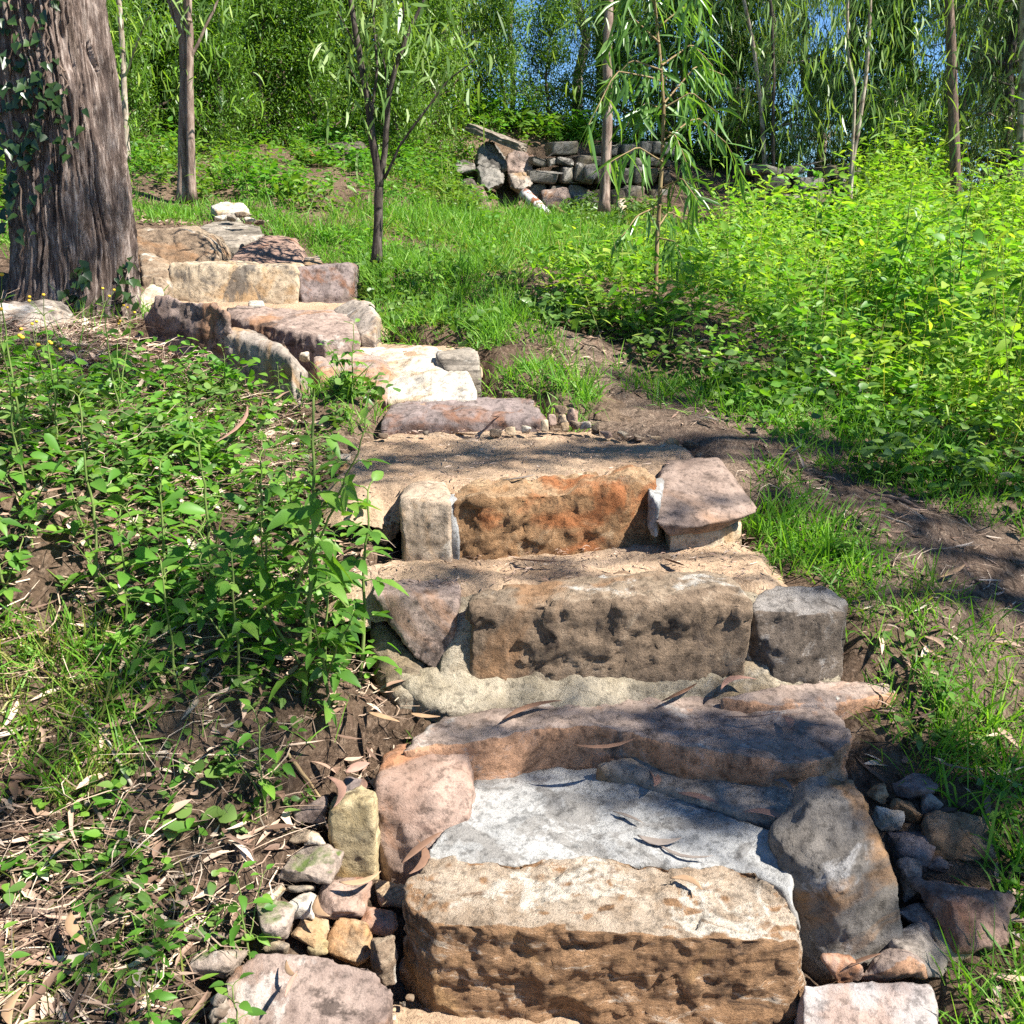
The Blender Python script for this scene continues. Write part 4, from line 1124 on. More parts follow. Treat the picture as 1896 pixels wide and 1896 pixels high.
def proto_tall(seed, label, loc, group):  # gum added so its crown above the frame shades the trees behind
    rng = np.random.default_rng(seed)
    path = wob([0, 0, -.2], [rng.normal() * .5, rng.normal() * .5, 11], 20, .03, rng)
    wood, tips = limb_tree(rng, path, .10, .03, 18, k=8, spread=.9, droop=.1, sub=5, start=.42, up=.6, llen=2.6)
    tips = tips[rng.random(len(tips)) < .5]
    st = np.repeat(tips, 4, 0) + rng.normal(size=(len(tips) * 4, 3)) * .16
    lf = hang_leaves(rng, st, 10, .09, .15, .024, 1.0, .6)
    t = thing('shade_gum_tree', label, 'tree', loc, group)
    link('trunk', wood.mesh('trunk', True), BM['pale'], t)
    link('crown', lf.mesh('crown'), LM['euc'], t)
    return t
TALL = 'tall gums added to shade the trees around the clearing'
PROTO['k'] = proto_bushy(106, 5.2, 'euc', 15, 'round crowned bright tree at the top of the bank left of the forked young tree', gp(620, 14.0), llen=1.5, limbs=30, group='bright trees along the bank top', L=.10, W=.02, sig=.16)
PROTO['g'] = proto_tall(131, 'tall bare gum trunk just left of the dark straight trunk, behind the weeping leaves', gp(1700, 15.5), TALL)
# kind, px, distance, scale, label
TREES = [
 ('g', 1330, 16.5, 1.0, 'tall gum trunk behind the weeping leaves right of the sapling'),
 ('g', 1845, 13.6, .9, 'tall gum trunk in the shadowed right hand corner'),
 ('g', 1062, 19.0, 1.0, 'far tall gum trunk left of the speckled trunk'),
 ('g', 2080, 15.0, 1.0, 'unseen tall gum added past the right edge behind the corner trees'),
 ('g', 2300, 10.5, .9, 'unseen tall gum added outside the right edge of the clearing'),
 ('a', 1480, 13.6, .95, 'weeping eucalypt hanging over the ruined wall end'),
 ('b', 1680, 12.6, 1.0, 'weeping eucalypt between the whitish double stem and the dark straight trunk'),
 ('k', 1250, 15.0, .9, 'round crowned tree just behind the dry stone wall'),
 ('b', 1700, 14.5, 1.15, 'taller weeping eucalypt behind the dark straight trunk'),
 ('d', 1950, 11.5, .9, 'dark weeping tree leaning in over the right edge'),
 ('d', 1800, 15.5, 1.0, 'dark weeping tree deep in the right corner'),
 ('a', 820, 13.2, 1.0, 'weeping eucalypt with bright strands over the top of the bank'),
 ('k', 715, 13.4, .75, 'round crowned tree behind the forked young tree'),
 ('k', 835, 16.5, .9, 'round crowned tree left of the blue gap in the canopy'),
 ('d', 1125, 18.0, 1.0, 'dark tree right of the blue gap in the canopy'),
 ('k', 1180, 17.5, .9, 'round crowned tree behind the speckled pale trunk'),
 ('t', 1800, 15.2, .9, 'dense dark tree behind the dark straight trunk'),
 ('t', 1990, 13.8, .9, 'dense dark tree just past the right edge'),
 ('k', 1880, 18.0, 1.1, 'far round crowned tree behind the dark corner trees'),
 ('b', 2150, 13.0, 1.1, 'weeping eucalypt past the right edge of the picture'),
 ('s', 300, 11.8, .9, 'bushy shrub on the bank left of the twin stemmed tree'),
 ('s', 420, 12.4, 1.0, 'bushy shrub on the bank right of the twin stemmed tree'),
 ('s', 660, 13.2, .8, 'bushy shrub on the bank behind the fork of the young tree'),
 ('s', 160, 12.2, 1.1, 'bushy shrub on the bank behind the massive old trunk'),
 ('s', 860, 13.6, .7, 'low shrub on the bank end above the tilted beam'),
 ('t', 330, 15.8, 1.0, 'dense dark tree behind the twin stemmed tree'),
 ('t', 180, 15.0, 1.0, 'dense dark tree behind the massive old trunk'),
 ('t', 650, 16.8, 1.0, 'dense dark tree behind the weeping strands on the bank'),
 ('t', 715, 18.0, .95, 'dense dark tree closing the view above the bank end'),
 ('t', 20, 14.5, 1.0, 'dense dark tree at the far left behind the trunk'),
 ('t', 560, 20.0, 1.2, 'tallest dark tree deep behind the bank'),
 ('t', 1850, 21.0, 1.2, 'dense dark tree filling the right corner'),
 ('s', 270, 10.2, .42, 'low shrub on the slope just right of the massive old trunk'),
 ('s', 440, 10.9, .48, 'low shrub on the slope right behind the twin stemmed tree'),
 ('s', 520, 11.6, .55, 'shrub climbing the slope between twin stems and dead logs'),
 ('s', 600, 11.8, .5, 'shrub standing behind the dead logs on the slope'),
 ('s', 750, 11.2, .5, 'shrub on the slope right of the forked young tree'),
 ('s', 800, 12.2, .6, 'shrub on the slope above the leaning stump'),
 ('s', 1010, 13.4, .55, 'low shrub on the mound above the dry stone wall'),
 ('s', 1120, 13.6, .6, 'low shrub behind the speckled trunk on the mound'),
 ('s', 1230, 13.4, .7, 'green shrub above the hidden stretch of the wall'),
 ('s', 930, 13.2, .5, 'small shrub behind the tilted beam'),
 ('s', 1340, 13.2, .75, 'green shrub left of the ruined wall end'),
 ('s', 1600, 12.4, .7, 'green shrub behind the sunlit herbs at the whitish stem'),
]
rr = np.random.default_rng(77)
for k, px, Y, s, lab in TREES:
    copy_thing(PROTO[k], lab, gp(px, Y), rr.uniform(0, 6.28), s * rr.uniform(.95, 1.05))

# ------------------------------------------------------------------ trees beside the viewer that shade the stair
def shade_tree(label, foot, spots, seed, zc):
    """a tall gum off to the right: each bough carries its leaves where it throws the shade seen on the ground"""
    rng = np.random.default_rng(seed)
    foot = np.array([*foot, float(gz(foot[0], foot[1], False)) - .1])
    top = foot + [-.3, .2, zc + 2.0]
    path = wob(foot, top, 14, .03, rng)
    wood, lv = MB(), MB()
    tube(wood, path, np.linspace(.2, .06, 14), 10)
    for (px, py, r, dens, h) in spots:
        p = G(px, py)
        c = p + SUN * (h - p[2]) / SUN[2]
        a = path[min(13, max(5, int((c[2] - foot[2] - 1.2) / (zc + 2.0) * 13)))]
        tube(wood, wob(a, c, 9, .06, rng), np.linspace(.05, .012, 9), 5, False)
        n = int(dens * 260 * r * r / .12)
        q = rng.normal(size=(n, 3)) * np.array([r, r, r * .8]) * .5
        for _ in range(4):
            e = c + rng.normal(size=3) * r * .5
            tube(wood, wob(c, e, 5, .06, rng), np.linspace(.01, .004, 5), 4, False)
        leafset(lv, c + q, rng.normal(size=(n, 3)) * .6 + [0, 0, -.7], rng.normal(size=(n, 3)), rng.uniform(.09, .17, n), rng.uniform(.016, .028, n), SICKLE, .15, 0, rng.normal(size=n) * .4)
    t = thing('gum_tree', label, 'tree', foot)
    link('trunk', wood.mesh('trunk', True), BM['pale'], t).location = -foot
    link('crown', lv.mesh('crown'), LM['euc'], t).location = -foot
SHADE_NEAR = [(1560,1520,.24,1.5,5.2),(1530,1620,.17,1.3,5.0),(1590,1690,.14,1.2,4.9),(1420,1540,.12,1.1,5.2),(1380,1480,.22,1.2,5.4),(1180,1410,.22,.9,5.6),(960,1375,.14,.8,5.6),(1400,1390,.2,.8,5.4),(1690,1560,.2,.5,5.0),(1620,1700,.16,1.1,4.9),(1740,1700,.18,.5,4.8),
 (1600,1420,.2,.8,5.2),(1240,1520,.2,1.3,5.5),(1060,1470,.13,1.1,5.5),(800,1410,.09,1.1,5.4),(1700,1440,.16,.5,5.0)]
SHADE_MID = [(760,1130,.16,1.4,6.2),(700,850,.22,1.3,6.4),(880,855,.24,1.4,6.4),(1060,850,.24,1.4,6.4),(1190,835,.2,1.2,6.4),(1480,1130,.14,1.0,6.0),(1150,1040,.13,.8,6.2),(950,1110,.14,.9,6.2),(1400,930,.14,.8,6.2),(640,900,.15,1.0,6.3),
 (1280,610,.4,1.1,6.6),(1430,640,.36,1.0,6.6),(1180,600,.3,1.0,6.6),(1250,740,.22,.9,6.5),(1150,700,.16,.8,6.5),(1550,880,.25,1.0,6.2),(1700,980,.25,1.0,6.0),(1780,1100,.22,.9,6.0)]  # clumps over the undergrowth hollow are added to darken it
SHADE_LEFT = [(350,1260,.2,1.0,6.6),(500,1360,.14,.9,6.5),(80,650,.34,1.0,7.2),(420,1020,.16,.6,6.8),(60,560,.34,1.2,7.2),(220,690,.16,.8,7.2)]  # clumps over the lower bank are added to deepen the weeds' own shade
shade_tree('tall gum with spreading boughs standing out of the picture right of the bottom step', (6.6, .6), SHADE_NEAR, 61, 5.0)
shade_tree('second tall gum standing out of the picture right of the dirt path', (7.6, 2.6), SHADE_MID, 62, 6.2)
shade_tree('leaning gum out of the picture shading the left bank', (2.8, -1.2), SHADE_LEFT, 63, 6.6)
# ------------------------------------------------------------------ where plants grow
OCC = [p for p, _ in CARVE] + ROCKS

def free(x, y, margin=0.0):
    ok = np.ones(x.shape, bool)
    for p in OCC:
        lo, hi = p.min(0) - .05, p.max(0) + .05
        k = np.nonzero((x > lo[0]) & (x < hi[0]) & (y > lo[1]) & (y < hi[1]) & ok)[0]
        if len(k): ok[k[edge_dist(p, x[k], y[k]) < margin]] = False
    return ok

def scatter(poly, density, rng, clump=0.0, cs=2.2, margin=.01, rect=None, patch=0):
    """points on the ground inside a zone given by its outline in the photo"""
    if rect is None:
        q = np.array([G(min(max(a, -900), 2900), min(b, 2300))[:2] for a, b in poly])
        lo, hi = q.min(0) - .1, q.max(0) + .1
    else: lo, hi = np.array(rect[:2]), np.array(rect[2:])
    n = int(density * np.prod(hi - lo))
    x, y = rng.uniform(lo[0], hi[0], n), rng.uniform(lo[1], hi[1], n)
    if clump:
        k = fbm(x * cs + 31, y * cs + 9, 3) + rng.normal(size=n) * .05 > clump
        x, y = x[k], y[k]
    z = gz(x, y, False)
    if patch:
        k = fbm(x * .95 + 11, y * .95 + 47, 2) + rng.normal(size=len(x)) * .03 > patch
        x, y, z = x[k], y[k], z[k]
    if poly is not None:
        s = proj(np.stack([x, y, z], -1))
        k = inside(poly, s[:, 0] + rng.normal(size=len(x)) * 10, s[:, 1] + rng.normal(size=len(x)) * 6)
        x, y = x[k], y[k]
    k = free(x, y, margin)
    x, y = x[k], y[k]
    return np.stack([x, y, gz(x, y)], -1)

def grass_mesh(P, rng, blades=9, L=(.07, .17), W=.0035, spread=.025, lean=.55):
    n = len(P) * blades
    tl = np.repeat(rng.uniform(.6, 1.3, len(P)), blades)
    B = np.repeat(P, blades, 0) + rng.normal(size=(n, 3)) * [spread, spread, .003]
    D = np.stack([rng.normal(size=n) * lean, rng.normal(size=n) * lean, np.ones(n)], -1)
    mb = MB()
    leafset(mb, B - [0, 0, .01], D, rng.normal(size=(n, 3)), rng.uniform(*L, n) * tl, rng.uniform(W * .7, W * 1.5, n), BLADE, rng.uniform(.05, .75, n))
    return mb

rg = np.random.default_rng(400)
GR = MB()
def grass(poly, dens, blades, L, W=.0035, clump=0., spread=.025, lean=.5, cs=2.2):
    P = scatter(poly, dens, rg, clump, cs)
    if len(P):
        m = grass_mesh(P, rg, blades, L, W, spread, lean)
        for V, Q, T in zip(m.V, m.Q, m.T): GR.add(V, Q, T)
grass([(1330,900),(1400,860),(1540,960),(1640,1060),(1600,1100),(1560,1130),(1440,1060),(1330,1010)], 520, 11, (.10,.20), .0042, .25)
grass([(1420,980),(1560,970),(1760,1080),(1900,1240),(2100,1400),(1900,1480),(1640,1440),(1590,1380),(1585,1180),(1480,1070)], 420, 9, (.07,.16), .0038, .36)
grass([(1600,1330),(1900,1280),(2300,1400),(2400,2200),(1790,2200),(1780,1800),(1880,1640),(1760,1470),(1620,1430)], 520, 9, (.08,.2), .004, .36)
grass([(1740,1480),(1900,1400),(2200,1500),(2200,1750),(1880,1700),(1800,1560)], 300, 10, (.12,.26), .005, .34)
grass([(870,650),(900,590),(1000,600),(1080,690),(1130,780),(1110,800),(1010,745),(895,730)], 650, 10, (.08,.17), .004, .36)
grass([(650,490),(760,440),(900,470),(1000,560),(940,610),(870,640),(760,640),(700,620),(690,560),(655,545)], 620, 10, (.08,.22), .004, .42)
grass([(560,450),(640,430),(720,450),(700,500),(640,490),(580,480)], 700, 10, (.07,.14), .004, .2)
grass([(470,400),(700,390),(850,400),(1050,405),(1300,430),(1350,470),(1200,520),(960,480),(700,460),(520,440)], 420, 9, (.08,.26), .005, .40, .04)
grass([(240,385),(480,370),(560,400),(480,410),(260,415)], 420, 9, (.06,.14), .005, .3, .04)
grass([(1140,690),(1300,700),(1500,730),(1700,800),(1900,890),(2300,1000),(2300,1120),(1900,1010),(1700,930),(1500,850),(1330,790),(1180,725)], 520, 9, (.09,.2), .004, .34)
grass([(-300,1120),(120,1150),(240,1200),(290,1300),(240,1440),(100,1500),(-300,1520)], 520, 9, (.08,.2), .0036, .32)
grass([(565,700),(640,690),(705,740),(715,800),(640,800),(580,760)], 800, 9, (.07,.17), .0038, .32)
grass([(640,940),(735,930),(745,1020),(700,1040),(650,1010)], 800, 10, (.09,.2), .004, .4)
grass([(690,1240),(830,1290),(800,1345),(690,1340)], 500, 8, (.05,.13), .003, .42)
grass([(150,580),(300,560),(290,640),(130,640)], 500, 9, (.08,.2), .004, .42)
grass([(-300,640),(260,640),(560,740),(640,880),(640,1300),(560,1440),(420,1700),(300,2100),(-400,2100)], 210, 5, (.06,.17), .003, .47, .03, .6)
grass([(-900,300),(-300,200),(230,200),(240,400),(-200,600),(-900,800)], 120, 8, (.08,.2), .005, .4, .05)
o = link('grass', GR.mesh('grass'), LM['grass']); tag(o, 'green grass growing beside the steps, the dirt path and the wall', 'grass', kind='stuff')
GR = MB()
grass([(-200,1120),(120,1150),(240,1200),(290,1300),(240,1440),(100,1490),(-200,1500)], 430, 9, (.08,.2), .0036, .34)
grass([(-300,1480),(330,1500),(480,1700),(340,1900),(300,2100),(-300,2100)], 300, 6, (.06,.15), .003, .45, .03, .8)
grass([(520,420),(1300,430),(1300,480),(900,480)], 160, 8, (.1,.2), .005, .3, .04)
grass([(1420,980),(1560,970),(1900,1200),(2300,1400),(2300,2100),(1800,2000),(1760,1480),(1600,1400),(1580,1150)], 190, 6, (.06,.15), .003, .4, .03, .9)
grass([(650,490),(900,450),(1000,560),(880,640),(690,590)], 150, 6, (.07,.16), .004, .4, .03, .9)
grass([(380,1420),(560,1440),(540,1640),(420,1700)], 420, 6, (.06,.16), .0028, .4, .03, 1.0)
o = link('grass', GR.mesh('grass'), LM['hay']); tag(o, 'yellowing grass blades mixed into the banks and the grass edges', 'grass', kind='stuff')

# ------------------------------------------------------------------ leaf litter, straw and twigs
rl = np.random.default_rng(410)
def litter_mesh(P, rng, L=(.03, .11), W=(.008, .02), up=.25):
    n = len(P)
    a = rng.uniform(0, 2 * math.pi, n)
    D = np.stack([np.cos(a), np.sin(a), rng.normal(size=n) * up], -1)
    N = np.stack([rng.normal(size=n) * .35, rng.normal(size=n) * .35, np.ones(n)], -1)
    mb = MB()
    leafset(mb, P + np.stack([np.zeros(n), np.zeros(n), rng.uniform(.004, .02, n)], -1), D, N, rng.uniform(*L, n), rng.uniform(*W, n), SICKLE, rng.normal(size=n) * .12, .35, rng.normal(size=n) * .35)
    return mb
LI = MB()
def litter(poly, dens, clump=0., L=(.03, .11), W=(.008, .02), up=.25, margin=.0):
    P = scatter(poly, dens, rl, clump, 2.0, margin)
    if len(P):
        m = litter_mesh(P, rl, L, W, up)
        for V, Q, T in zip(m.V, m.Q, m.T): LI.add(V, Q, T)
LEFT = [(-400,600),(260,600),(420,690),(560,750),(640,880),(690,1050),(720,1230),(760,1330),(690,1420),(540,1500),(480,1640),(350,1760),(400,2100),(-500,2100)]
litter(LEFT, 800, 0, (.03,.12), (.008,.022))
litter([(-300,1500),(360,1560),(420,1700),(360,1880),(300,2100),(-300,2100)], 800, .4, (.05,.15), (.010,.028))
litter([(880,560),(1060,620),(1300,740),(1560,860),(1900,1010),(2400,1150),(2400,1500),(1900,1340),(1640,1130),(1440,900),(1250,790),(1050,690)], 800, .25, (.02,.08), (.005,.014))
litter([(1560,1100),(1900,1200),(2400,1300),(2400,2100),(1780,2100),(1760,1700),(1640,1440),(1580,1380)], 480, .3, (.03,.11), (.007,.02))
litter([(640,1260),(860,1290),(820,1400),(640,1400)], 420, 0, (.04,.12), (.008,.02))
litter([(240,390),(500,400),(480,480),(260,430)], 300, .3, (.03,.1), (.008,.02))
litter([(860,560),(1150,540),(1400,620),(1200,680),(1000,600)], 450, .3, (.03,.1), (.008,.02))
o = link('leaf_litter', LI.mesh('leaf_litter'), island_mat("dead_leaf", [(0, (.07,.042,.028)), (.3, (.18,.11,.075)), (.55, (.33,.21,.15)), (.8, (.47,.33,.24)), (1, (.58,.48,.38))], .65, .35))
tag(o, 'brown dead leaves littering the bank and the dirt path', 'leaf litter', kind='stuff')
def strawy(poly, dens, clump, L, r):
    P = scatter(poly, dens, rl, clump, 2.0, 0)
    n = len(P); a = rl.uniform(0, 6.28, n)
    D = np.stack([np.cos(a), np.sin(a), rl.normal(size=n) * .18], -1)
    leafset(ST, P + np.stack([np.zeros(n), np.zeros(n), rl.uniform(.004, .03, n)], -1), D, np.stack([rl.normal(size=n), rl.normal(size=n), np.ones(n)], -1), rl.uniform(*L, n), rl.uniform(r * .6, r * 1.4, n), ([0, .35, .7, 1], [1, 1, .8, .3]), rl.normal(size=n) * .12, 0, rl.normal(size=n) * .5)
ST = MB()
strawy(LEFT, 1500, .3, (.05,.2), .0026)
strawy([(330,640),(560,760),(600,830),(420,880),(200,700)], 900, 0, (.06,.22), .0028)
strawy([(-200,1480),(500,1500),(480,1640),(340,1800),(-200,1900)], 2000, .3, (.05,.18), .003)
strawy([(400,1420),(570,1450),(550,1640),(430,1700)], 2600, .0, (.05,.16), .0026)
strawy([(900,600),(1100,650),(1500,850),(1900,1040),(2300,1200),(2300,1400),(1900,1250),(1600,1080),(1400,900),(1100,730)], 1000, .35, (.03,.14), .0026)
strawy([(0,560),(160,560),(140,640),(-200,640)], 1500, 0, (.08,.25), .0028)
o = link('straw', ST.mesh('straw'), island_mat("dry_straw", [(0, (.10,.066,.048)), (.35, (.23,.155,.11)), (.7, (.40,.29,.205)), (1, (.56,.45,.34))], .8))
tag(o, 'dry straw and thin twigs strewn over the bank and the dirt path', 'straw', kind='stuff')
# crumbs on the sandy treads
CR = MB()
for poly, pl in TREADS[1:3]:
    q = np.array([U(*p) for p in pl]); z0 = q[:, 2].mean()
    w = np.array([U(a, b, z0)[:2] for a, b in poly]); lo, hi = w.min(0), w.max(0)
    n = 900; x, y = rl.uniform(lo[0], hi[0], n), rl.uniform(lo[1], hi[1], n)
    k = inside(w, x, y); x, y = x[k], y[k]; n = len(x)
    sl = np.clip(np.polyfit(q[:, 1], q[:, 2], 1)[0], -.02, .14)
    P = np.stack([x, y, z0 + sl * (y - q[:, 1].mean()) + .001 + rl.uniform(0, .008, n)], -1)
    a = rl.uniform(0, 6.28, n)
    leafset(CR, P, np.stack([np.cos(a), np.sin(a), np.zeros(n)], -1), np.stack([rl.normal(size=n) * .3, rl.normal(size=n) * .3, np.ones(n)], -1), rl.uniform(.008, .04, n), rl.uniform(.002, .006, n), SICKLE, -.03, .3, rl.normal(size=n) * .5)
o = link('leaf_litter', CR.mesh('leaf_litter'), bpy.data.materials["dead_leaf"]); tag(o, 'bits of bark and leaf strewn on the sandy treads', 'leaf litter', kind='stuff')

# ------------------------------------------------------------------ ground cover and undergrowth
rh = np.random.default_rng(420)
def cover(mb, P, hgt, per, L, W, shape=OVATE, rng=rh, flatness=.7, fold=.25):
    n = len(P) * per
    h = np.repeat(hgt * rng.uniform(.45, 1.1, len(P)) * (.35 + 1.3 * fbm(P[:, 0] * 1.3 + 40, P[:, 1] * 1.3, 3) ** 1.2), per)
    f = rng.uniform(.15, 1, n)
    B = np.repeat(P, per, 0) + np.stack([rng.normal(size=n) * (.03 + .10 * h), rng.normal(size=n) * (.03 + .10 * h), f * h], -1)
    a = rng.uniform(0, 6.28, n)
    D = np.stack([np.cos(a), np.sin(a), rng.normal(size=n) * .35 + .1], -1)
    N = np.stack([rng.normal(size=n) * .4, rng.normal(size=n) * .4, np.full(n, flatness)], -1)
    leafset(mb, B, D, N, rng.uniform(L * .6, L * 1.3, n), rng.uniform(W * .7, W * 1.2, n), shape, rng.uniform(0, .35, n), fold)
def mixed(mb, P, h, per, L, W):
    k = fbm(P[:, 0] * 1.1 + 70, P[:, 1] * 1.1 + 20, 3) + rh.normal(size=len(P)) * .10
    cover(mb, P[k < .44], h * .8, per, L * .7, W * .8, OVATE)
    cover(mb, P[(k >= .44) & (k < .56)], h, per, L, W, OVATE)
    cover(mb, P[(k >= .5) & (k < .62)], h * 1.2, int(per * .8), L * 1.5, W * .55, LANCE)
    cover(mb, P[k >= .6], h * 1.1, int(per * .7), L * 1.5, W * 1.5, OVATE)
def stems(mb, P, hgt, rng=rh, w=.004):
    n = len(P)
    D = np.stack([rng.normal(size=n) * .18, rng.normal(size=n) * .18, np.ones(n)], -1)
    leafset(mb, P, D, rng.normal(size=(n, 3)), hgt * rng.uniform(.6, 1.1, n), w, ([0, .5, 1], [1, .8, .4]), .05)
# right hand undergrowth
UG, US, UL = MB(), MB(), MB()
for poly, dens, h, per, L, W, cl in [
  ([(980,560),(1120,510),(1300,490),(1500,480),(1700,470),(1900,460),(2500,440),(2500,960),(1900,900),(1700,800),(1500,720),(1300,690),(1150,640)], 80, .38, 26, .047, .024, .24),
  ([(1260,505),(1400,495),(1560,480),(1700,460),(2500,450),(2500,760),(1900,700),(1600,620),(1350,560)], 62, .62, 32, .055, .026, .36),
  ([(1650,560),(1900,520),(2500,500),(2500,900),(1900,860),(1740,760)], 60, .75, 32, .06, .030, .38)]:
    P = scatter(poly, dens, rh, cl, 1.5); kk = fbm(P[:, 0] * .9 + 5, P[:, 1] * .9 + 13, 3) + rh.normal(size=len(P)) * .07 > .53
    mixed(UG, P[~kk], h, per, L, W); mixed(UL, P[kk], h * 1.1, per, L * .9, W * .9); stems(US, P, h * 1.1)
o = link('undergrowth', UL.mesh('undergrowth'), LM['lime']); tag(o, 'yellow green weeds scattered through the undergrowth right of the dirt path', 'undergrowth', kind='stuff')
o = link('undergrowth', UG.mesh('undergrowth'), LM['herb']); tag(o, 'leafy green undergrowth right of the dirt path', 'undergrowth', kind='stuff')
UG = MB()
for poly, dens, h, per, L, W, cl in [
  ([(1250,490),(1450,480),(1540,470),(1580,410),(1700,420),(1900,450),(2500,440),(2500,560),(1900,560),(1700,520),(1500,500),(1300,490)], 80, .6, 26, .07, .034, .3),
  ([(1560,480),(1700,450),(1900,450),(2500,440),(2500,540),(1900,520),(1600,520)], 40, .95, 34, .07, .030, .42),
  ([(1560,410),(1600,390),(1690,390),(1740,420),(1720,450),(1570,440)], 90, .9, 30, .075, .034, .2)]:
    P = scatter(poly, dens, rh, cl, 1.5); mixed(UG, P, h, per, L, W); stems(US, P, h)
o = link('undergrowth', UG.mesh('undergrowth'), LM['lime']); tag(o, 'sunlit yellow green herbs massed before the right hand trees', 'undergrowth', kind='stuff')
# left hill slope
UG, UB = MB(), MB()
for poly, dens, h, per, L, W, cl in [
  ([(232,200),(400,180),(640,230),(860,250),(880,330),(900,400),(700,405),(520,400),(440,375),(240,370)], 85, .24, 18, .052, .030, .44),
  ([(235,150),(640,140),(680,240),(540,260),(380,240),(240,260)], 26, .75, 30, .08, .035, .3),
  ([(-900,100),(0,200),(40,400),(-300,500),(-900,600)], 30, .4, 20, .08, .045, .35),
  ([(740,200),(880,230),(900,330),(830,380),(740,330)], 60, .4, 22, .07, .028, .3),
  ([(850,200),(1000,235),(1180,250),(1300,260),(1460,310),(1460,340),(1200,285),(990,265),(880,262)], 120, .30, 20, .07, .034, .15)]:
    P = scatter(poly, dens, rh, cl, 1.2); kk = fbm(P[:, 0] * .8, P[:, 1] * .8 + 3, 3) + rh.normal(size=len(P)) * .06 > .5
    mixed(UG, P[kk], h, per, L, W); mixed(UB, P[~kk], h, per, L, W); stems(US, P, h)
o = link('undergrowth', UB.mesh('undergrowth'), LM['bush']); tag(o, 'darker green herbs among the bright ones on the bank behind the stair head', 'undergrowth', kind='stuff')
o = link('undergrowth', UG.mesh('undergrowth'), LM['herb']); tag(o, 'bright herbs covering the bank behind the stair head', 'undergrowth', kind='stuff')
o = link('plant_stems', US.mesh('plant_stems'), LM['hay']); tag(o, 'thin upright stems among the undergrowth', 'stems', kind='stuff')
# low leaves beside the steps and on the left bank
GC = MB()
for poly, dens, h, per, L, W, cl, shp in [
  ([(-300,640),(250,640),(520,740),(640,880),(700,1060),(700,1300),(560,1440),(480,1640),(340,1760),(400,2100),(-400,2100)], 230, .07, 7, .032, .020, .465, OVATE),
  ([(0,760),(330,690),(480,760),(420,900),(200,930),(0,900)], 170, .12, 10, .05, .026, .3, OVATE),
  ([(320,1400),(450,1420),(460,1560),(330,1580)], 130, .06, 9, .048, .046, 0, ROUND),
  ([(580,690),(710,680),(720,740),(620,770)], 170, .10, 8, .05, .034, .2, OVATE),
  ([(560,770),(650,780),(640,880),(560,850)], 200, .06, 7, .04, .026, .2, OVATE),
  ([(700,610),(880,600),(900,640),(720,650)], 160, .08, 8, .045, .03, .3, OVATE),
  ([(950,560),(1120,540),(1240,600),(1140,650),(1000,600)], 170, .10, 9, .05, .036, .3, OVATE),
  ([(1140,640),(1500,720),(1700,790),(1900,880),(2300,950),(2300,1050),(1900,990),(1600,880),(1350,780)], 150, .16, 10, .05, .032, .36, OVATE),
  ([(1560,1080),(1900,1150),(2200,1300),(2200,2000),(1800,1950),(1760,1500),(1600,1300)], 60, .05, 6, .035, .022, .5, OVATE),
  ([(1040,392),(1120,388),(1240,380),(1240,425),(1060,425)], 90, .26, 16, .06, .03, .35, OVATE),
  ([(640,500),(900,480),(980,560),(860,630),(700,620)], 110, .14, 9, .045, .028, .45, OVATE)]:
    P = scatter(poly, dens, rh, cl, 2.6, patch=.43 if poly[0][0] <= 0 else 0); cover(GC, P, h, per, L, W, shp)
GC2 = MB()
for poly, dens, h, per, L, W, cl, shp in [
  ([(-300,680),(250,660),(520,760),(640,880),(700,1060),(690,1250),(500,1330),(-300,1250)], 150, .17, 11, .045, .024, .47, OVATE),
  ([(-300,1400),(300,1420),(480,1640),(340,1800),(300,2100),(-300,2100)], 120, .09, 8, .038, .024, .48, OVATE),
  ([(560,430),(1000,420),(1250,450),(1100,520),(900,480),(640,480)], 60, .14, 9, .045, .025, .46, OVATE),
  ([(1150,690),(1500,730),(1900,890),(2300,1000),(1900,1000),(1500,840)], 110, .14, 10, .045, .028, .44, OVATE),
  ([(1620,1300),(1900,1250),(2200,1400),(2200,2000),(1850,1900),(1750,1450)], 70, .06, 7, .035, .022, .5, OVATE)]:
    P = scatter(poly, dens, rh, cl, 2.0, patch=.42 if poly[0][0] <= 0 else 0); cover(GC2, P, h, per, L, W, shp)
for rect in ((-9, 2, -3.0, 12), (-4, -1, -1.2, 2.2), (2.2, -1, 7, 3)):
    P = scatter(None, 26, rh, .42, 1.2, rect=rect); cover(GC2, P, .16, 10, .05, .028)
o = link('ground_cover', GC2.mesh('ground_cover'), LM['herb']); tag(o, 'bright small leaved seedlings sprinkled over the banks and the grass edge', 'ground cover', kind='stuff')
o = link('ground_cover', GC.mesh('ground_cover'), LM['cress']); tag(o, 'low green leaves creeping over the bank and beside the steps', 'ground cover', kind='stuff')

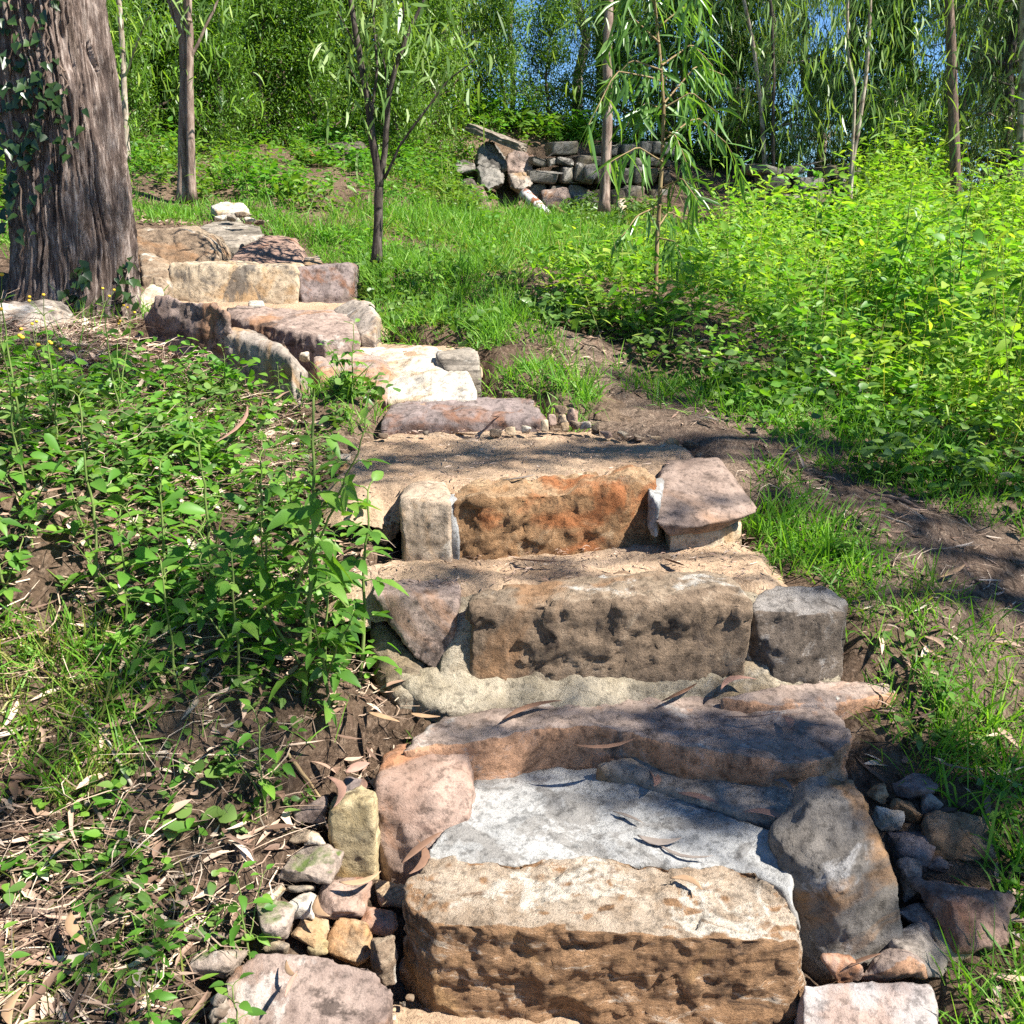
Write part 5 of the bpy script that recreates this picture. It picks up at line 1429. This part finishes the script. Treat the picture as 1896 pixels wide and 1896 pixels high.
# ------------------------------------------------------------------ single weeds
def weed_proto(seed, H, pairs, L, W, label, loc, group, tri=True, flower=False, branch=2, mat='weed', name='leafy_weed'):
    rng = np.random.default_rng(seed)
    st, lv, heads = MB(), MB(), []
    def shoot(p0, p1, pairs, sc, r):
        path = wob(p0, p1, 16, .022, rng)
        tube(st, path, np.linspace(r, r * .4, 16), 6)
        ax = unit(path[-1] - path[0])
        a0 = rng.uniform(0, 6.28)
        for i in range(pairs):
            f = .18 + .82 * (i / max(1, pairs - 1)) ** .9
            q = path[min(15, int(f * 15))]
            s = sc * (1.1 - .55 * abs(f - .45) - .35 * max(0, f - .75))
            for sgn in (0, math.pi):
                a = a0 + i * math.pi / 2 + sgn + rng.normal() * .25
                d = np.array([math.cos(a), math.sin(a), rng.uniform(.0, .5) + (.5 if f > .9 else 0)])
                d = unit(d)
                e = q + d * L * .55 * s
                tube(st, np.array([q, (q + e) / 2 + [0, 0, .004], e]), r * .35, 4, False)
                n0 = np.array([0, 0, 1.]) + rng.normal(size=3) * .3
                sd = unit(np.cross(d, n0))
                dd, LL, WW = [d + [0, 0, -.25]], [L * s], [W * s]
                PP = [e]
                if tri and f < .92:
                    for k in (-1, 1):
                        PP.append(e - d * L * .08 * s); dd.append(d * .35 + sd * k + [0, 0, -.2]); LL.append(L * .72 * s); WW.append(W * .8 * s)
                leafset(lv, np.array(PP), np.array(dd), np.tile(n0, (len(PP), 1)), np.array(LL), np.array(WW), OVATE, rng.uniform(.1, .45), .35)
        if flower:
            for _ in range(3):
                e = path[-1] + np.array([rng.normal() * .03, rng.normal() * .03, rng.uniform(.04, .09)])
                tube(st, np.array([path[-1], (path[-1] + e) / 2, e]), r * .25, 4, False)
                th = np.linspace(0, 2 * math.pi, 8, endpoint=False)
                f1_ = MB(); tube(f1_, np.array([e, e + [0, 0, .004], e + [0, 0, .009]]), np.array([.003, .007, .004]), 7); heads.append(f1_)
    shoot([0, 0, -.02], [rng.normal() * .05 * H, rng.normal() * .05 * H, H], pairs, 1, .0035 + .003 * H)
    for b in range(branch):
        a = rng.uniform(0, 6.28); h0 = H * rng.uniform(.12, .4)
        shoot([0, 0, h0], [math.cos(a) * H * .3, math.sin(a) * H * .3, h0 + H * rng.uniform(.35, .55)], max(3, pairs - 2), .75, .003)
    t = thing(name, label, 'weed', loc, group)
    link('stem', st.mesh('stem', True), BM['stem'], t)
    link('leaves', lv.mesh('leaves'), LM[mat], t)
    for f1_ in heads: link('flower_head', f1_.mesh('flower_head', True), FLOWER, t)
    return t
def flat_mat(name, col, rough=.6):
    m, nt, out = new_mat(name)
    v = obj_vec(nt)
    finish(nt, out, ramp(nt, noise_n(nt, v, 40, 4), [(.3, tuple(c * .75 for c in col)), (.7, col)]), rough)
    return m
FLOWER = flat_mat("yellow_floret", (.75, .48, .04))
WG = 'leafy weeds on the left bank'
# kind, base pixel, height in photo pixels, label
WEEDS = [
 ('A', 560, 1300, 530, 'tallest leafy weed of the left bank, its tip level with the wide sandy tread'),
 ('B', 665, 1250, 330, 'dark leaved weed leaning against the dark wedge stone of the third step'),
 ('C', 410, 1170, 330, 'light green weed with pointed top leaves in the middle of the left bank'),
 ('D', 310, 1130, 270, 'yellow green weed standing left of the pointed light green one'),
 ('A', 500, 1230, 370, 'leafy weed just left of the tallest weed, yellow buds at its tip'),
 ('B', 610, 1340, 300, 'low spreading weed shading the bank beside the mortar skirt'),
 ('C', 180, 1080, 330, 'slender weed with a long bare stem near the left edge of the bank'),
 ('D', 60, 1010, 250, 'broad leaved weed at the left edge, its leaves glowing yellow'),
 ('A', 20, 1130, 300, 'weed cut by the left edge above the yellowing grass'),
 ('B', 440, 1290, 260, 'dark bushy weed below the middle of the left bank'),
 ('C', 330, 1290, 240, 'weed with drooping leaves above the round leaved patch'),
 ('D', 240, 1180, 230, 'small weed between the slender weed and the yellow green one'),
 ('E', 110, 860, 230, 'yellow budded weed standing in the upper left of the bank'),
 ('E', 45, 900, 300, 'tall yellow budded weed close to the left edge'),
 ('E', 230, 800, 200, 'small yellow budded weed under the massive trunk'),
 ('D', 460, 1770, 190, 'single leafy shoot growing in front of the wide flat purplish stone'),
 ('C', 450, 1960, 250, 'toothed leaf shoot rising over the wide flat purplish stone'),
 ('D', 290, 1800, 130, 'broad leaved weed in the litter left of the half buried boulder'),
 ('C', 180, 1830, 120, 'small round leaved weed in the bottom left litter'),
 ('D', 280, 1950, 170, 'large leaved weed at the bottom edge left of the pale stick'),
 ('C', 20, 1880, 170, 'leafy weed in the bottom left corner'),
 ('D', 490, 1505, 190, 'bushy bright weed just behind the pale angular stone'),
 ('A', 640, 1120, 190, 'dark leaved weed beside the pale fourth step stone'),
 ('B', 545, 1010, 180, 'weed with bluish leaves left of the wide sandy tread'),
 ('B', 370, 900, 140, 'low dark weed in the upper middle of the left bank'),
 ('D', 420, 740, 90, 'bright little weed in front of the leaning pale topped boulder'),
 ('C', 520, 745, 80, 'small weed at the foot of the leaning pale topped boulder'),
 ('B', 650, 760, 130, 'dark leaved clump before the rounded grey stone of the sixth step'),
 ('A', 1860, 760, 420, 'tall weed with whorled leaves at the right edge above the grass'),
 ('D', 1750, 700, 330, 'tall yellow green weed in the right hand undergrowth'),
 ('A', 1640, 640, 260, 'upright dark weed standing in the right hand undergrowth'),
 ('C', 1500, 560, 200, 'upright bright weed behind the dark hollow of the undergrowth'),
 ('D', 1700, 470, 160, 'pale tipped tall weed below the dark straight trunk'),
 ('B', 1240, 640, 130, 'dark weed beside the foot of the sapling'),
 ('D', 1340, 560, 110, 'bright weed right of the foot of the sapling'),
 ('A', 800, 560, 130, 'dark broad weed in the grass right of the eighth step'),
 ('A', 465, 390, 90, 'blue green seedling at the head of the stair'),
 ('C', 1620, 1010, 110, 'single weed at the edge of the grass beside the dirt path'),
 ('B', 1740, 1330, 90, 'dark low weed in the grass right of the mauve slab'),
 ('B', 1560, 1050, 60, 'dark leaved seedling beside the dark right block of the third step'),
 ('D', 1850, 1560, 120, 'bright weed by the right heap of stones'),
]
PW = {
 'A': (201, .55, 8, .066, .031, True, False, 2, 'weed'), 'B': (202, .40, 6, .060, .033, True, False, 2, 'weed'),
 'C': (203, .42, 7, .066, .034, False, False, 1, 'weed'), 'D': (204, .38, 6, .074, .037, False, False, 2, 'herb'),
 'E': (205, .50, 5, .045, .020, True, True, 2, 'weed')}
made = {}
rw = np.random.default_rng(9)
for k, px, py, hp, lab in WEEDS:
    g = G(px, py) if py < 1900 else U(px, py, .08)
    g[2] = float(gz(g[0], g[1]))
    dep = g[1] * CP - (g[2] - EYE) * SP
    H = hp * dep / F / .93
    grp = WG if px < 900 else 'leafy weeds right of the steps'
    if k not in made:
        s_, H0, pairs, L, W, tri, flw, br, mt = PW[k]
        made[k] = (weed_proto(s_, H0, pairs, L, W, lab, g, grp, tri, flw, br, mt), H0)
        made[k][0].scale = (H / H0,) * 3
    else:
        q = H / made[k][1]
        copy_thing(made[k][0], lab, g, rw.uniform(0, 6.28), (min(1.05, max(q, .5)),) * 2 + (q,), grp)

# ------------------------------------------------------------------ wall, boulders and timber at the back
def block_wall(name, label, px0, px1, Y0, Y1, top_px, base_px, rows, mat, seed, thick=.45):
    """dry stone wall: every course of rough stones kept in one mesh"""
    rng = np.random.default_rng(seed)
    bm = bmesh.new()
    a = np.array([(px0 - 948) / F * Y0, Y0]); b = np.array([(px1 - 948) / F * Y1, Y1])
    L = np.linalg.norm(b - a); ux = (b - a) / L; un = np.array([ux[1], -ux[0]])
    z0 = U(px0, base_px, Y0)[2] - .15; z1 = U(px0, top_px, Y0)[2]
    hs = rng.uniform(.55, 1.5, rows); hs = hs / hs.sum() * (z1 - z0)
    z = z0
    for r in range(rows):
        s = -rng.uniform(0, .2)
        while s < L:
            w = rng.uniform(.10, .18) if rng.random() < .4 else rng.uniform(.18, .38)
            h = hs[r] * rng.uniform(.7, 1.12)
            if (r == rows - 1 and rng.random() < .3) or rng.random() < .05: s += w; continue
            c = a + ux * (s + w / 2) + un * (rng.normal() * .05 + (z - z0) * -.06)
            q = np.sign(rnd_dir(10, rng)) * np.abs(rnd_dir(10, rng)) ** .4
            q = np.concatenate([q / np.abs(q).max(0), np.array([[x, y, zz] for x in (-.9, .9) for y in (-.9, .9) for zz in (-.85, .85)]) * rng.uniform(.9, 1.06, (8, 1))]) * np.array([w * .5, thick * .5, h * .53])
            al, be = rng.normal() * .17, rng.normal() * .15
            q = q @ np.array(Matrix.Rotation(al, 3, 'Y')) @ np.array(Matrix.Rotation(be, 3, 'Z'))
            vs_ = [bm.verts.new((c[0] + ux[0] * p[0] + un[0] * p[1], c[1] + ux[1] * p[0] + un[1] * p[1], z + h / 2 + p[2])) for p in q]
            rr_ = bmesh.ops.convex_hull(bm, input=vs_)
            bmesh.ops.delete(bm, geom=[v for v in vs_ if v.is_valid and not v.link_faces], context='VERTS')
            s += w + rng.uniform(.0, .015)
        z += hs[r]
    bmesh.ops.bevel(bm, geom=list(bm.edges), offset=.012, segments=1, affect='EDGES')
    me = bpy.data.meshes.new(name); bm.to_mesh(me); bm.free()
    return tag(link(name, me, mat), label, 'wall')
M['wall'] = stone_mat("old_wall_stone", ((.13, .118, .10), (.28, .255, .22)), stain=(.17, .135, .08), dark=(.045, .04, .035), pale=(.42, .39, .34), scale=3.5, dark_at=.56)
block_wall('dry_stone_wall', 'grey dry stone retaining wall with a fallen gap, behind the speckled trunk', 975, 1210, 11.9, 12.2, 258, 395, 6, M['wall'], 3)
block_wall('dry_stone_wall', 'ruined end of old stone wall half hidden by weeds left of the thin whitish stem', 1398, 1530, 10.8, 11.0, 305, 420, 6, M['wall'], 8)
PEND.clear()
stone('boulder', 'big rounded boulder at the left wall end, under the tilted beam', 'boulder', M['wall'], [(882,290,11.7),(890,268,11.8),(912,263,11.8),(932,290,11.75),(934,312,11.6),(915,318,11.5),(880,305,11.6)], back=.35, voxel=.022, smooth=1, amp=(.02, .012), freq=(3, 10), chips=.035)
stone('boulder', 'boulder below the big rounded one at the left end of the wall', 'boulder', M['wall'], [(886,312,11.5),(925,314,11.5),(932,338,11.4),(905,352,11.3),(884,340,11.4)], back=.35, voxel=.022, smooth=1, amp=(.02, .012), freq=(3, 10), chips=.035)
stone('boulder', 'dark squarish boulder between the rounded boulders and the dry stone wall', 'boulder', M['umber'], [(936,285,11.9),(965,275,12),(985,290,12),(984,322,11.9),(940,325,11.8)], back=.35, voxel=.022, smooth=1, amp=(.02, .012), freq=(3, 10), chips=.035)
stone('boulder', 'dark boulder overhanging the fallen white drum at the wall foot', 'boulder', M['grey'], [(942,322,11.7),(984,322,11.8),(986,345,11.6),(960,352,11.5),(942,345,11.6)], back=.35, voxel=.022, smooth=1, amp=(.02, .012), freq=(3, 10), chips=.035)
stone('boulder', 'flat rock lying in the weeds left of the big rounded boulder', 'boulder', M['wall'], [(838,305,11.6),(860,296,11.7),(882,305,11.6),(880,318,11.5),(845,320,11.5)], back=.25, voxel=.03, amp=(.02, .01), freq=(3, 10))
stone('boulder', 'small pale block at the foot of the speckled trunk by the wall', 'boulder', M['pale'], [(1142,370,11.3),(1160,366,11.4),(1162,392,11.2),(1144,394,11.2)], back=.2, voxel=.03, amp=(.015, .01), freq=(3, 10))
for i, (b, l) in enumerate([((1000,345,1060,385),'dark fallen block at the foot of the dry stone wall'),((1060,352,1110,388),'grey fallen block in the gap of the dry stone wall'),((1080,300,1112,335),'tilted block caught in the gap of the dry stone wall')]):
    x0, y0, x1, y1 = b
    stone('boulder', l, 'boulder', M[['umber','grey','wall'][i]], [(x0,y0+6,11.8),(x1-8,y0,11.8),(x1,y1-8,11.7),(x0+6,y1,11.6),((x0+x1)/2,y1,11.5)], back=.25, voxel=.03, amp=(.02, .01), freq=(3, 10))
bake_stones()
M['timber'] = bark_mat("grey_timber", (.10, .08, .06), (.20, .165, .13), (.34, .29, .23), .3, 18, .6)

def log(name, label, cat, a, b, r, mat, end=None, k=14, rough=.12, seed=1, hollow=False):
    rng = np.random.default_rng(seed)
    a, b = np.array(a), np.array(b)
    pts = wob(a, b, 12, .01, rng)
    mb = MB(); tube(mb, pts, r * (1 + rng.normal(size=12) * rough * .3), k, cap=True)
    V = np.concatenate(mb.V); V = V + rng.normal(size=V.shape) * r * rough * .25
    c = (a + b) / 2
    t = thing(name, label, cat, c)
    link('body', mesh_np('body', V - c, np.concatenate(mb.Q), np.concatenate(mb.T), smooth=False), mat, t)
    if end is not None:
        ax = unit(a - b); e = MB()
        tube(e, np.array([a + ax * .002, a + ax * .012]), r * .93, k); link('cut_end', mesh_np('cut_end', np.concatenate(e.V) - c, np.concatenate(e.Q), np.concatenate(e.T)), end, t)
    return t
CUT = flat_mat("orange_sawn_wood", (.42, .2, .09), .8)
log('dead_log', 'dark rotting log with an orange sawn end lying on the bank', 'log', U(572, 288, 10.2), U(612, 284, 10.9), .07, BM['dark'], CUT, seed=3)
log('dead_log', 'thick dark log lying on the bank behind the forked young tree', 'log', U(612, 292, 10.6), U(668, 286, 10.9), .13, BM['dark'], seed=4)
log('stump', 'dark leaning stump standing in the weeds left of the wall boulders', 'stump', U(862, 342, 11.0), U(888, 405, 10.8), .11, BM['dark'], seed=5)
log('stump', 'broken reddish stump beside the dark leaning stump', 'stump', U(884, 352, 10.9), U(905, 408, 10.7), .07, BM['brown'], seed=6)
def rust_paint():
    m, nt, out = new_mat("peeling_white_paint")
    v = obj_vec(nt)
    c = ramp(nt, noise_n(nt, v, 7, 6, .6, .5), [(.46, (.62, .60, .58)), (.53, (.25, .10, .06))])
    finish(nt, out, c, .6)
    return m
log('fallen_post', 'fallen round post with peeling white paint and rust, lying at the wall foot', 'post', U(972, 360, 11.2), U(1022, 412, 10.6), .065, rust_paint(), seed=7, rough=.03)
log('plank_end', 'short orange brown timber end in the grass beside the painted post', 'timber', U(1032, 388, 11), U(1062, 408, 10.7), .03, BM['redstem'], seed=8)
def beam(name, label, cat, a, b, w, h, mat):
    a, b = np.array(a), np.array(b); d = unit(b - a); s = unit(np.cross(d, [0, 0, 1])); u = np.cross(s, d)
    c = (a + b) / 2
    bm = bmesh.new()
    vs_ = [bm.verts.new(p + s * w * i / 2 + u * h * j / 2 - c) for p in (a, b) for i in (-1, 1) for j in (-1, 1)]
    bmesh.ops.convex_hull(bm, input=vs_)
    bmesh.ops.subdivide_edges(bm, edges=bm.edges[:], cuts=5, use_grid_fill=True)
    for v in bm.verts: v.co += Vector(np.random.default_rng(int(abs(v.co.x) * 9999)).normal(size=3)) * .005
    me = bpy.data.meshes.new(name); bm.to_mesh(me); bm.free()
    return tag(link(name, me, mat, loc=c), label, cat)
beam('timber_beam', 'weathered grey beam tilted over the top of the pale boulder', 'beam', U(872, 236, 11.9), U(968, 274, 11.6), .22, .07, M['timber'])
# pale weathered stick leaning on the wide flat stone, and other fallen sticks
def stick(label, pts, r, mat, seed, name='stick'):
    rng = np.random.default_rng(seed)
    P = np.array(pts); t = np.linspace(0, len(P) - 1, 14)
    Q = np.stack([np.interp(t, np.arange(len(P)), P[:, i]) for i in range(3)], -1) + rng.normal(size=(14, 3)) * r * .3
    mb = MB(); tube(mb, Q - Q[0], np.linspace(r, r * .6, 14) * (1 + rng.normal(size=14) * .1), 8)
    return tag(link(name, mb.mesh(name, True), mat, loc=Q[0]), label, 'stick')
def onG(px, py, dz=.01):
    g = G(px, py); g[2] = float(gz(g[0], g[1])) + dz; return g
stick('pale grey weathered stick lying against the wide flat purplish stone', [U(402, 1890, .10), U(425, 1820, .155)], .017, BM['pale'], 1)
for i, (a, b, r, m, l) in enumerate([((150,1320),(250,1465),.006,'pale','long thin pale stick on the yellowing grass of the left bank'),((155,1480),(200,1540),.006,'pale','short pale stick in the litter below the yellowing grass'),
   ((205,1790),(455,1730),.009,'brown','brown stick pointing at the half buried boulder'),((0,1690),(140,1715),.02,'brown','thick strip of bark lying at the left edge of the litter'),
   ((530,1400),(660,1490),.005,'redstem','thin reddish twig slanting above the yellow slab'),((350,1880),(470,1730),.004,'brown','thin dark twig leaning over the half buried boulder'),
   ((340,690),(560,770),.005,'redstem','long thin vine trailing on the bank below the split boulder'),((1600,905),(1760,990),.008,'brown','brown stick along the upper edge of the dirt path'),
   ((1570,930),(1790,1060),.005,'pale','thin pale twig lying across the dirt path')]):
    stick(l, [onG(*a), onG((a[0]+b[0])/2, (a[1]+b[1])/2, .025), onG(*b)], r, BM[m], 20 + i)

# ------------------------------------------------------------------ single fallen leaves on the steps
DEAD = [flat_mat("brown_leaf", (.20, .115, .075)), flat_mat("tan_leaf", (.42, .27, .16)), flat_mat("grey_leaf", (.24, .20, .17)), flat_mat("pinkish_leaf", (.36, .21, .155))]
def fallen(label, a, b, z, w, m, seed, group=None):
    rng = np.random.default_rng(seed)
    p, q = U(*a, z), U(*b, z)
    L = np.linalg.norm(q - p)
    mb = MB()
    leafset(mb, np.zeros((1, 3)), (q - p)[None], np.array([[rng.normal() * .3, rng.normal() * .3, 1.]]), L, w, ([0, .12, .3, .5, .7, .88, 1], [.12, .5, .95, 1, .8, .4, 0]), rng.uniform(-.14, -.03), .5, rng.uniform(-.6, .6))
    me = mb.mesh('fallen_leaf', True)
    o = link('fallen_leaf', me, DEAD[m], loc=p + [0, 0, .003])
    sm = o.modifiers.new("thick", 'SOLIDIFY'); sm.thickness = .0012
    return tag(o, label, 'leaf', group)
for i, (l, a, b, z, w, m) in enumerate([
 ('curled dark brown leaf at the left end of the white mortar bed', (745,1600),(818,1545), .235, .018, 0),
 ('drooping brown leaf below the curled one at the left end of the mortar', (758,1620),(772,1560), .22, .02, 0),
 ('forked brown leaf in the middle of the white mortar bed', (1180,1548),(1262,1558), .225, .018, 2),
 ('thin grey leaf lying across the white mortar bed', (1135,1504),(1190,1530), .225, .011, 2),
 ('long thin leaf at the edge of the mortar below the forked one', (1215,1560),(1320,1592), .22, .008, 2),
 ('broad purplish leaf on the right edge of the mortar', (1375,1505),(1460,1530), .25, .022, 3),
 ('brown leaf on the seam between mortar and grey ledge', (1255,1470),(1330,1495), .25, .02, 3),
 ('curved dark leaf with a pale edge on the grey ledge', (1410,1445),(1468,1475), .27, .012, 2),
 ('pinkish leaf standing on the seam behind the mortar', (1200,1425),(1210,1465), .26, .02, 3),
 ('leaf on the top of the honey block, pale side up', (1240,1628),(1300,1655), .232, .014, 1),
 ('brown leaf lying at the left back of the mauve slab', (930,1335),(1040,1305), .352, .018, 0),
 ('thin leaf lying along the back of the mauve slab', (1060,1380),(1180,1370), .35, .012, 0),
 ('pair of brown leaves heaped against the mortar skirt', (1225,1300),(1290,1275), .36, .02, 0),
 ('curled reddish leaf on the rust edged flat stone', (1335,1278),(1400,1262), .385, .02, 3),
 ('long thin leaf on the right half of the mauve slab', (1340,1328),(1450,1330), .352, .008, 3),
 ('small pink leaf standing near the right end of the mauve slab', (1450,1328),(1462,1352), .352, .02, 3),
 ('curled tan leaf on the bank left of the mauve slab', (682,1320),(740,1342), .345, .022, 1),
 ('orange tan leaf lying at the foot of the mortar skirt', (760,1322),(815,1335), .35, .018, 1),
 ('dark curled leaf on the sand of the third step tread', (950,1035),(1040,1048), .605, .014, 0),
 ('brown leaf near the right of the third step tread', (1230,1036),(1268,1052), .61, .016, 0),
 ('pale bent leaf on the third step tread', (1135,1064),(1170,1068), .605, .010, 1),
 ('grey leaf lying on the front of the wide sandy tread', (930,890),(990,882), .80, .014, 2),
 ('orange leaf on the sand at the foot of the fifth step', (840,803),(885,812), .79, .022, 1),
 ('pinkish leaf leaning on the face of the fifth step', (930,765),(928,785), .86, .02, 3),
 ('curled brown leaf on the stones beside the yellow slab', (628,1635),(706,1620), .185, .016, 1),
 ('tan leaf standing between the white pitted stone and the long pink one', (588,1660),(612,1706), .16, .018, 1),
 ('brown leaf lying on the wide flat purplish stone', (530,1780),(552,1815), .16, .010, 1),
 ('curled second leaf on the wide flat purplish stone', (528,1848),(552,1805), .16, .008, 3),
 ('brown leaf stuck under the light grey domed stone', (1570,1792),(1630,1770), .10, .016, 0),
 ('pink leaf in the gap above the yellow slab', (605,1440),(618,1500), .30, .02, 3),
 ('large purplish leaf lying behind the rust streaked side stone', (640,1432),(685,1420), .31, .024, 3),
 ('reddish curled strip of bark on the upper left bank', (400,820),(458,760), .92, .014, 3),
 ('tan leaf lying on the litter near the left edge', (20,1900),(50,1830), .2, .022, 1),
 ('long brown leaf in the middle of the lower left litter', (130,1690),(160,1760), .25, .022, 1),
 ('curled pale leaf on the dirt path near the right edge', (1740,1070),(1786,1052), .55, .016, 1),
 ('grey leaf lying in the middle of the dirt path', (1296,772),(1330,782), .85, .016, 2)]):
    fallen(l, a, b, z, w, m, 700 + i, 'fallen leaves on the steps' if i < 24 else 'fallen leaves beside the steps')
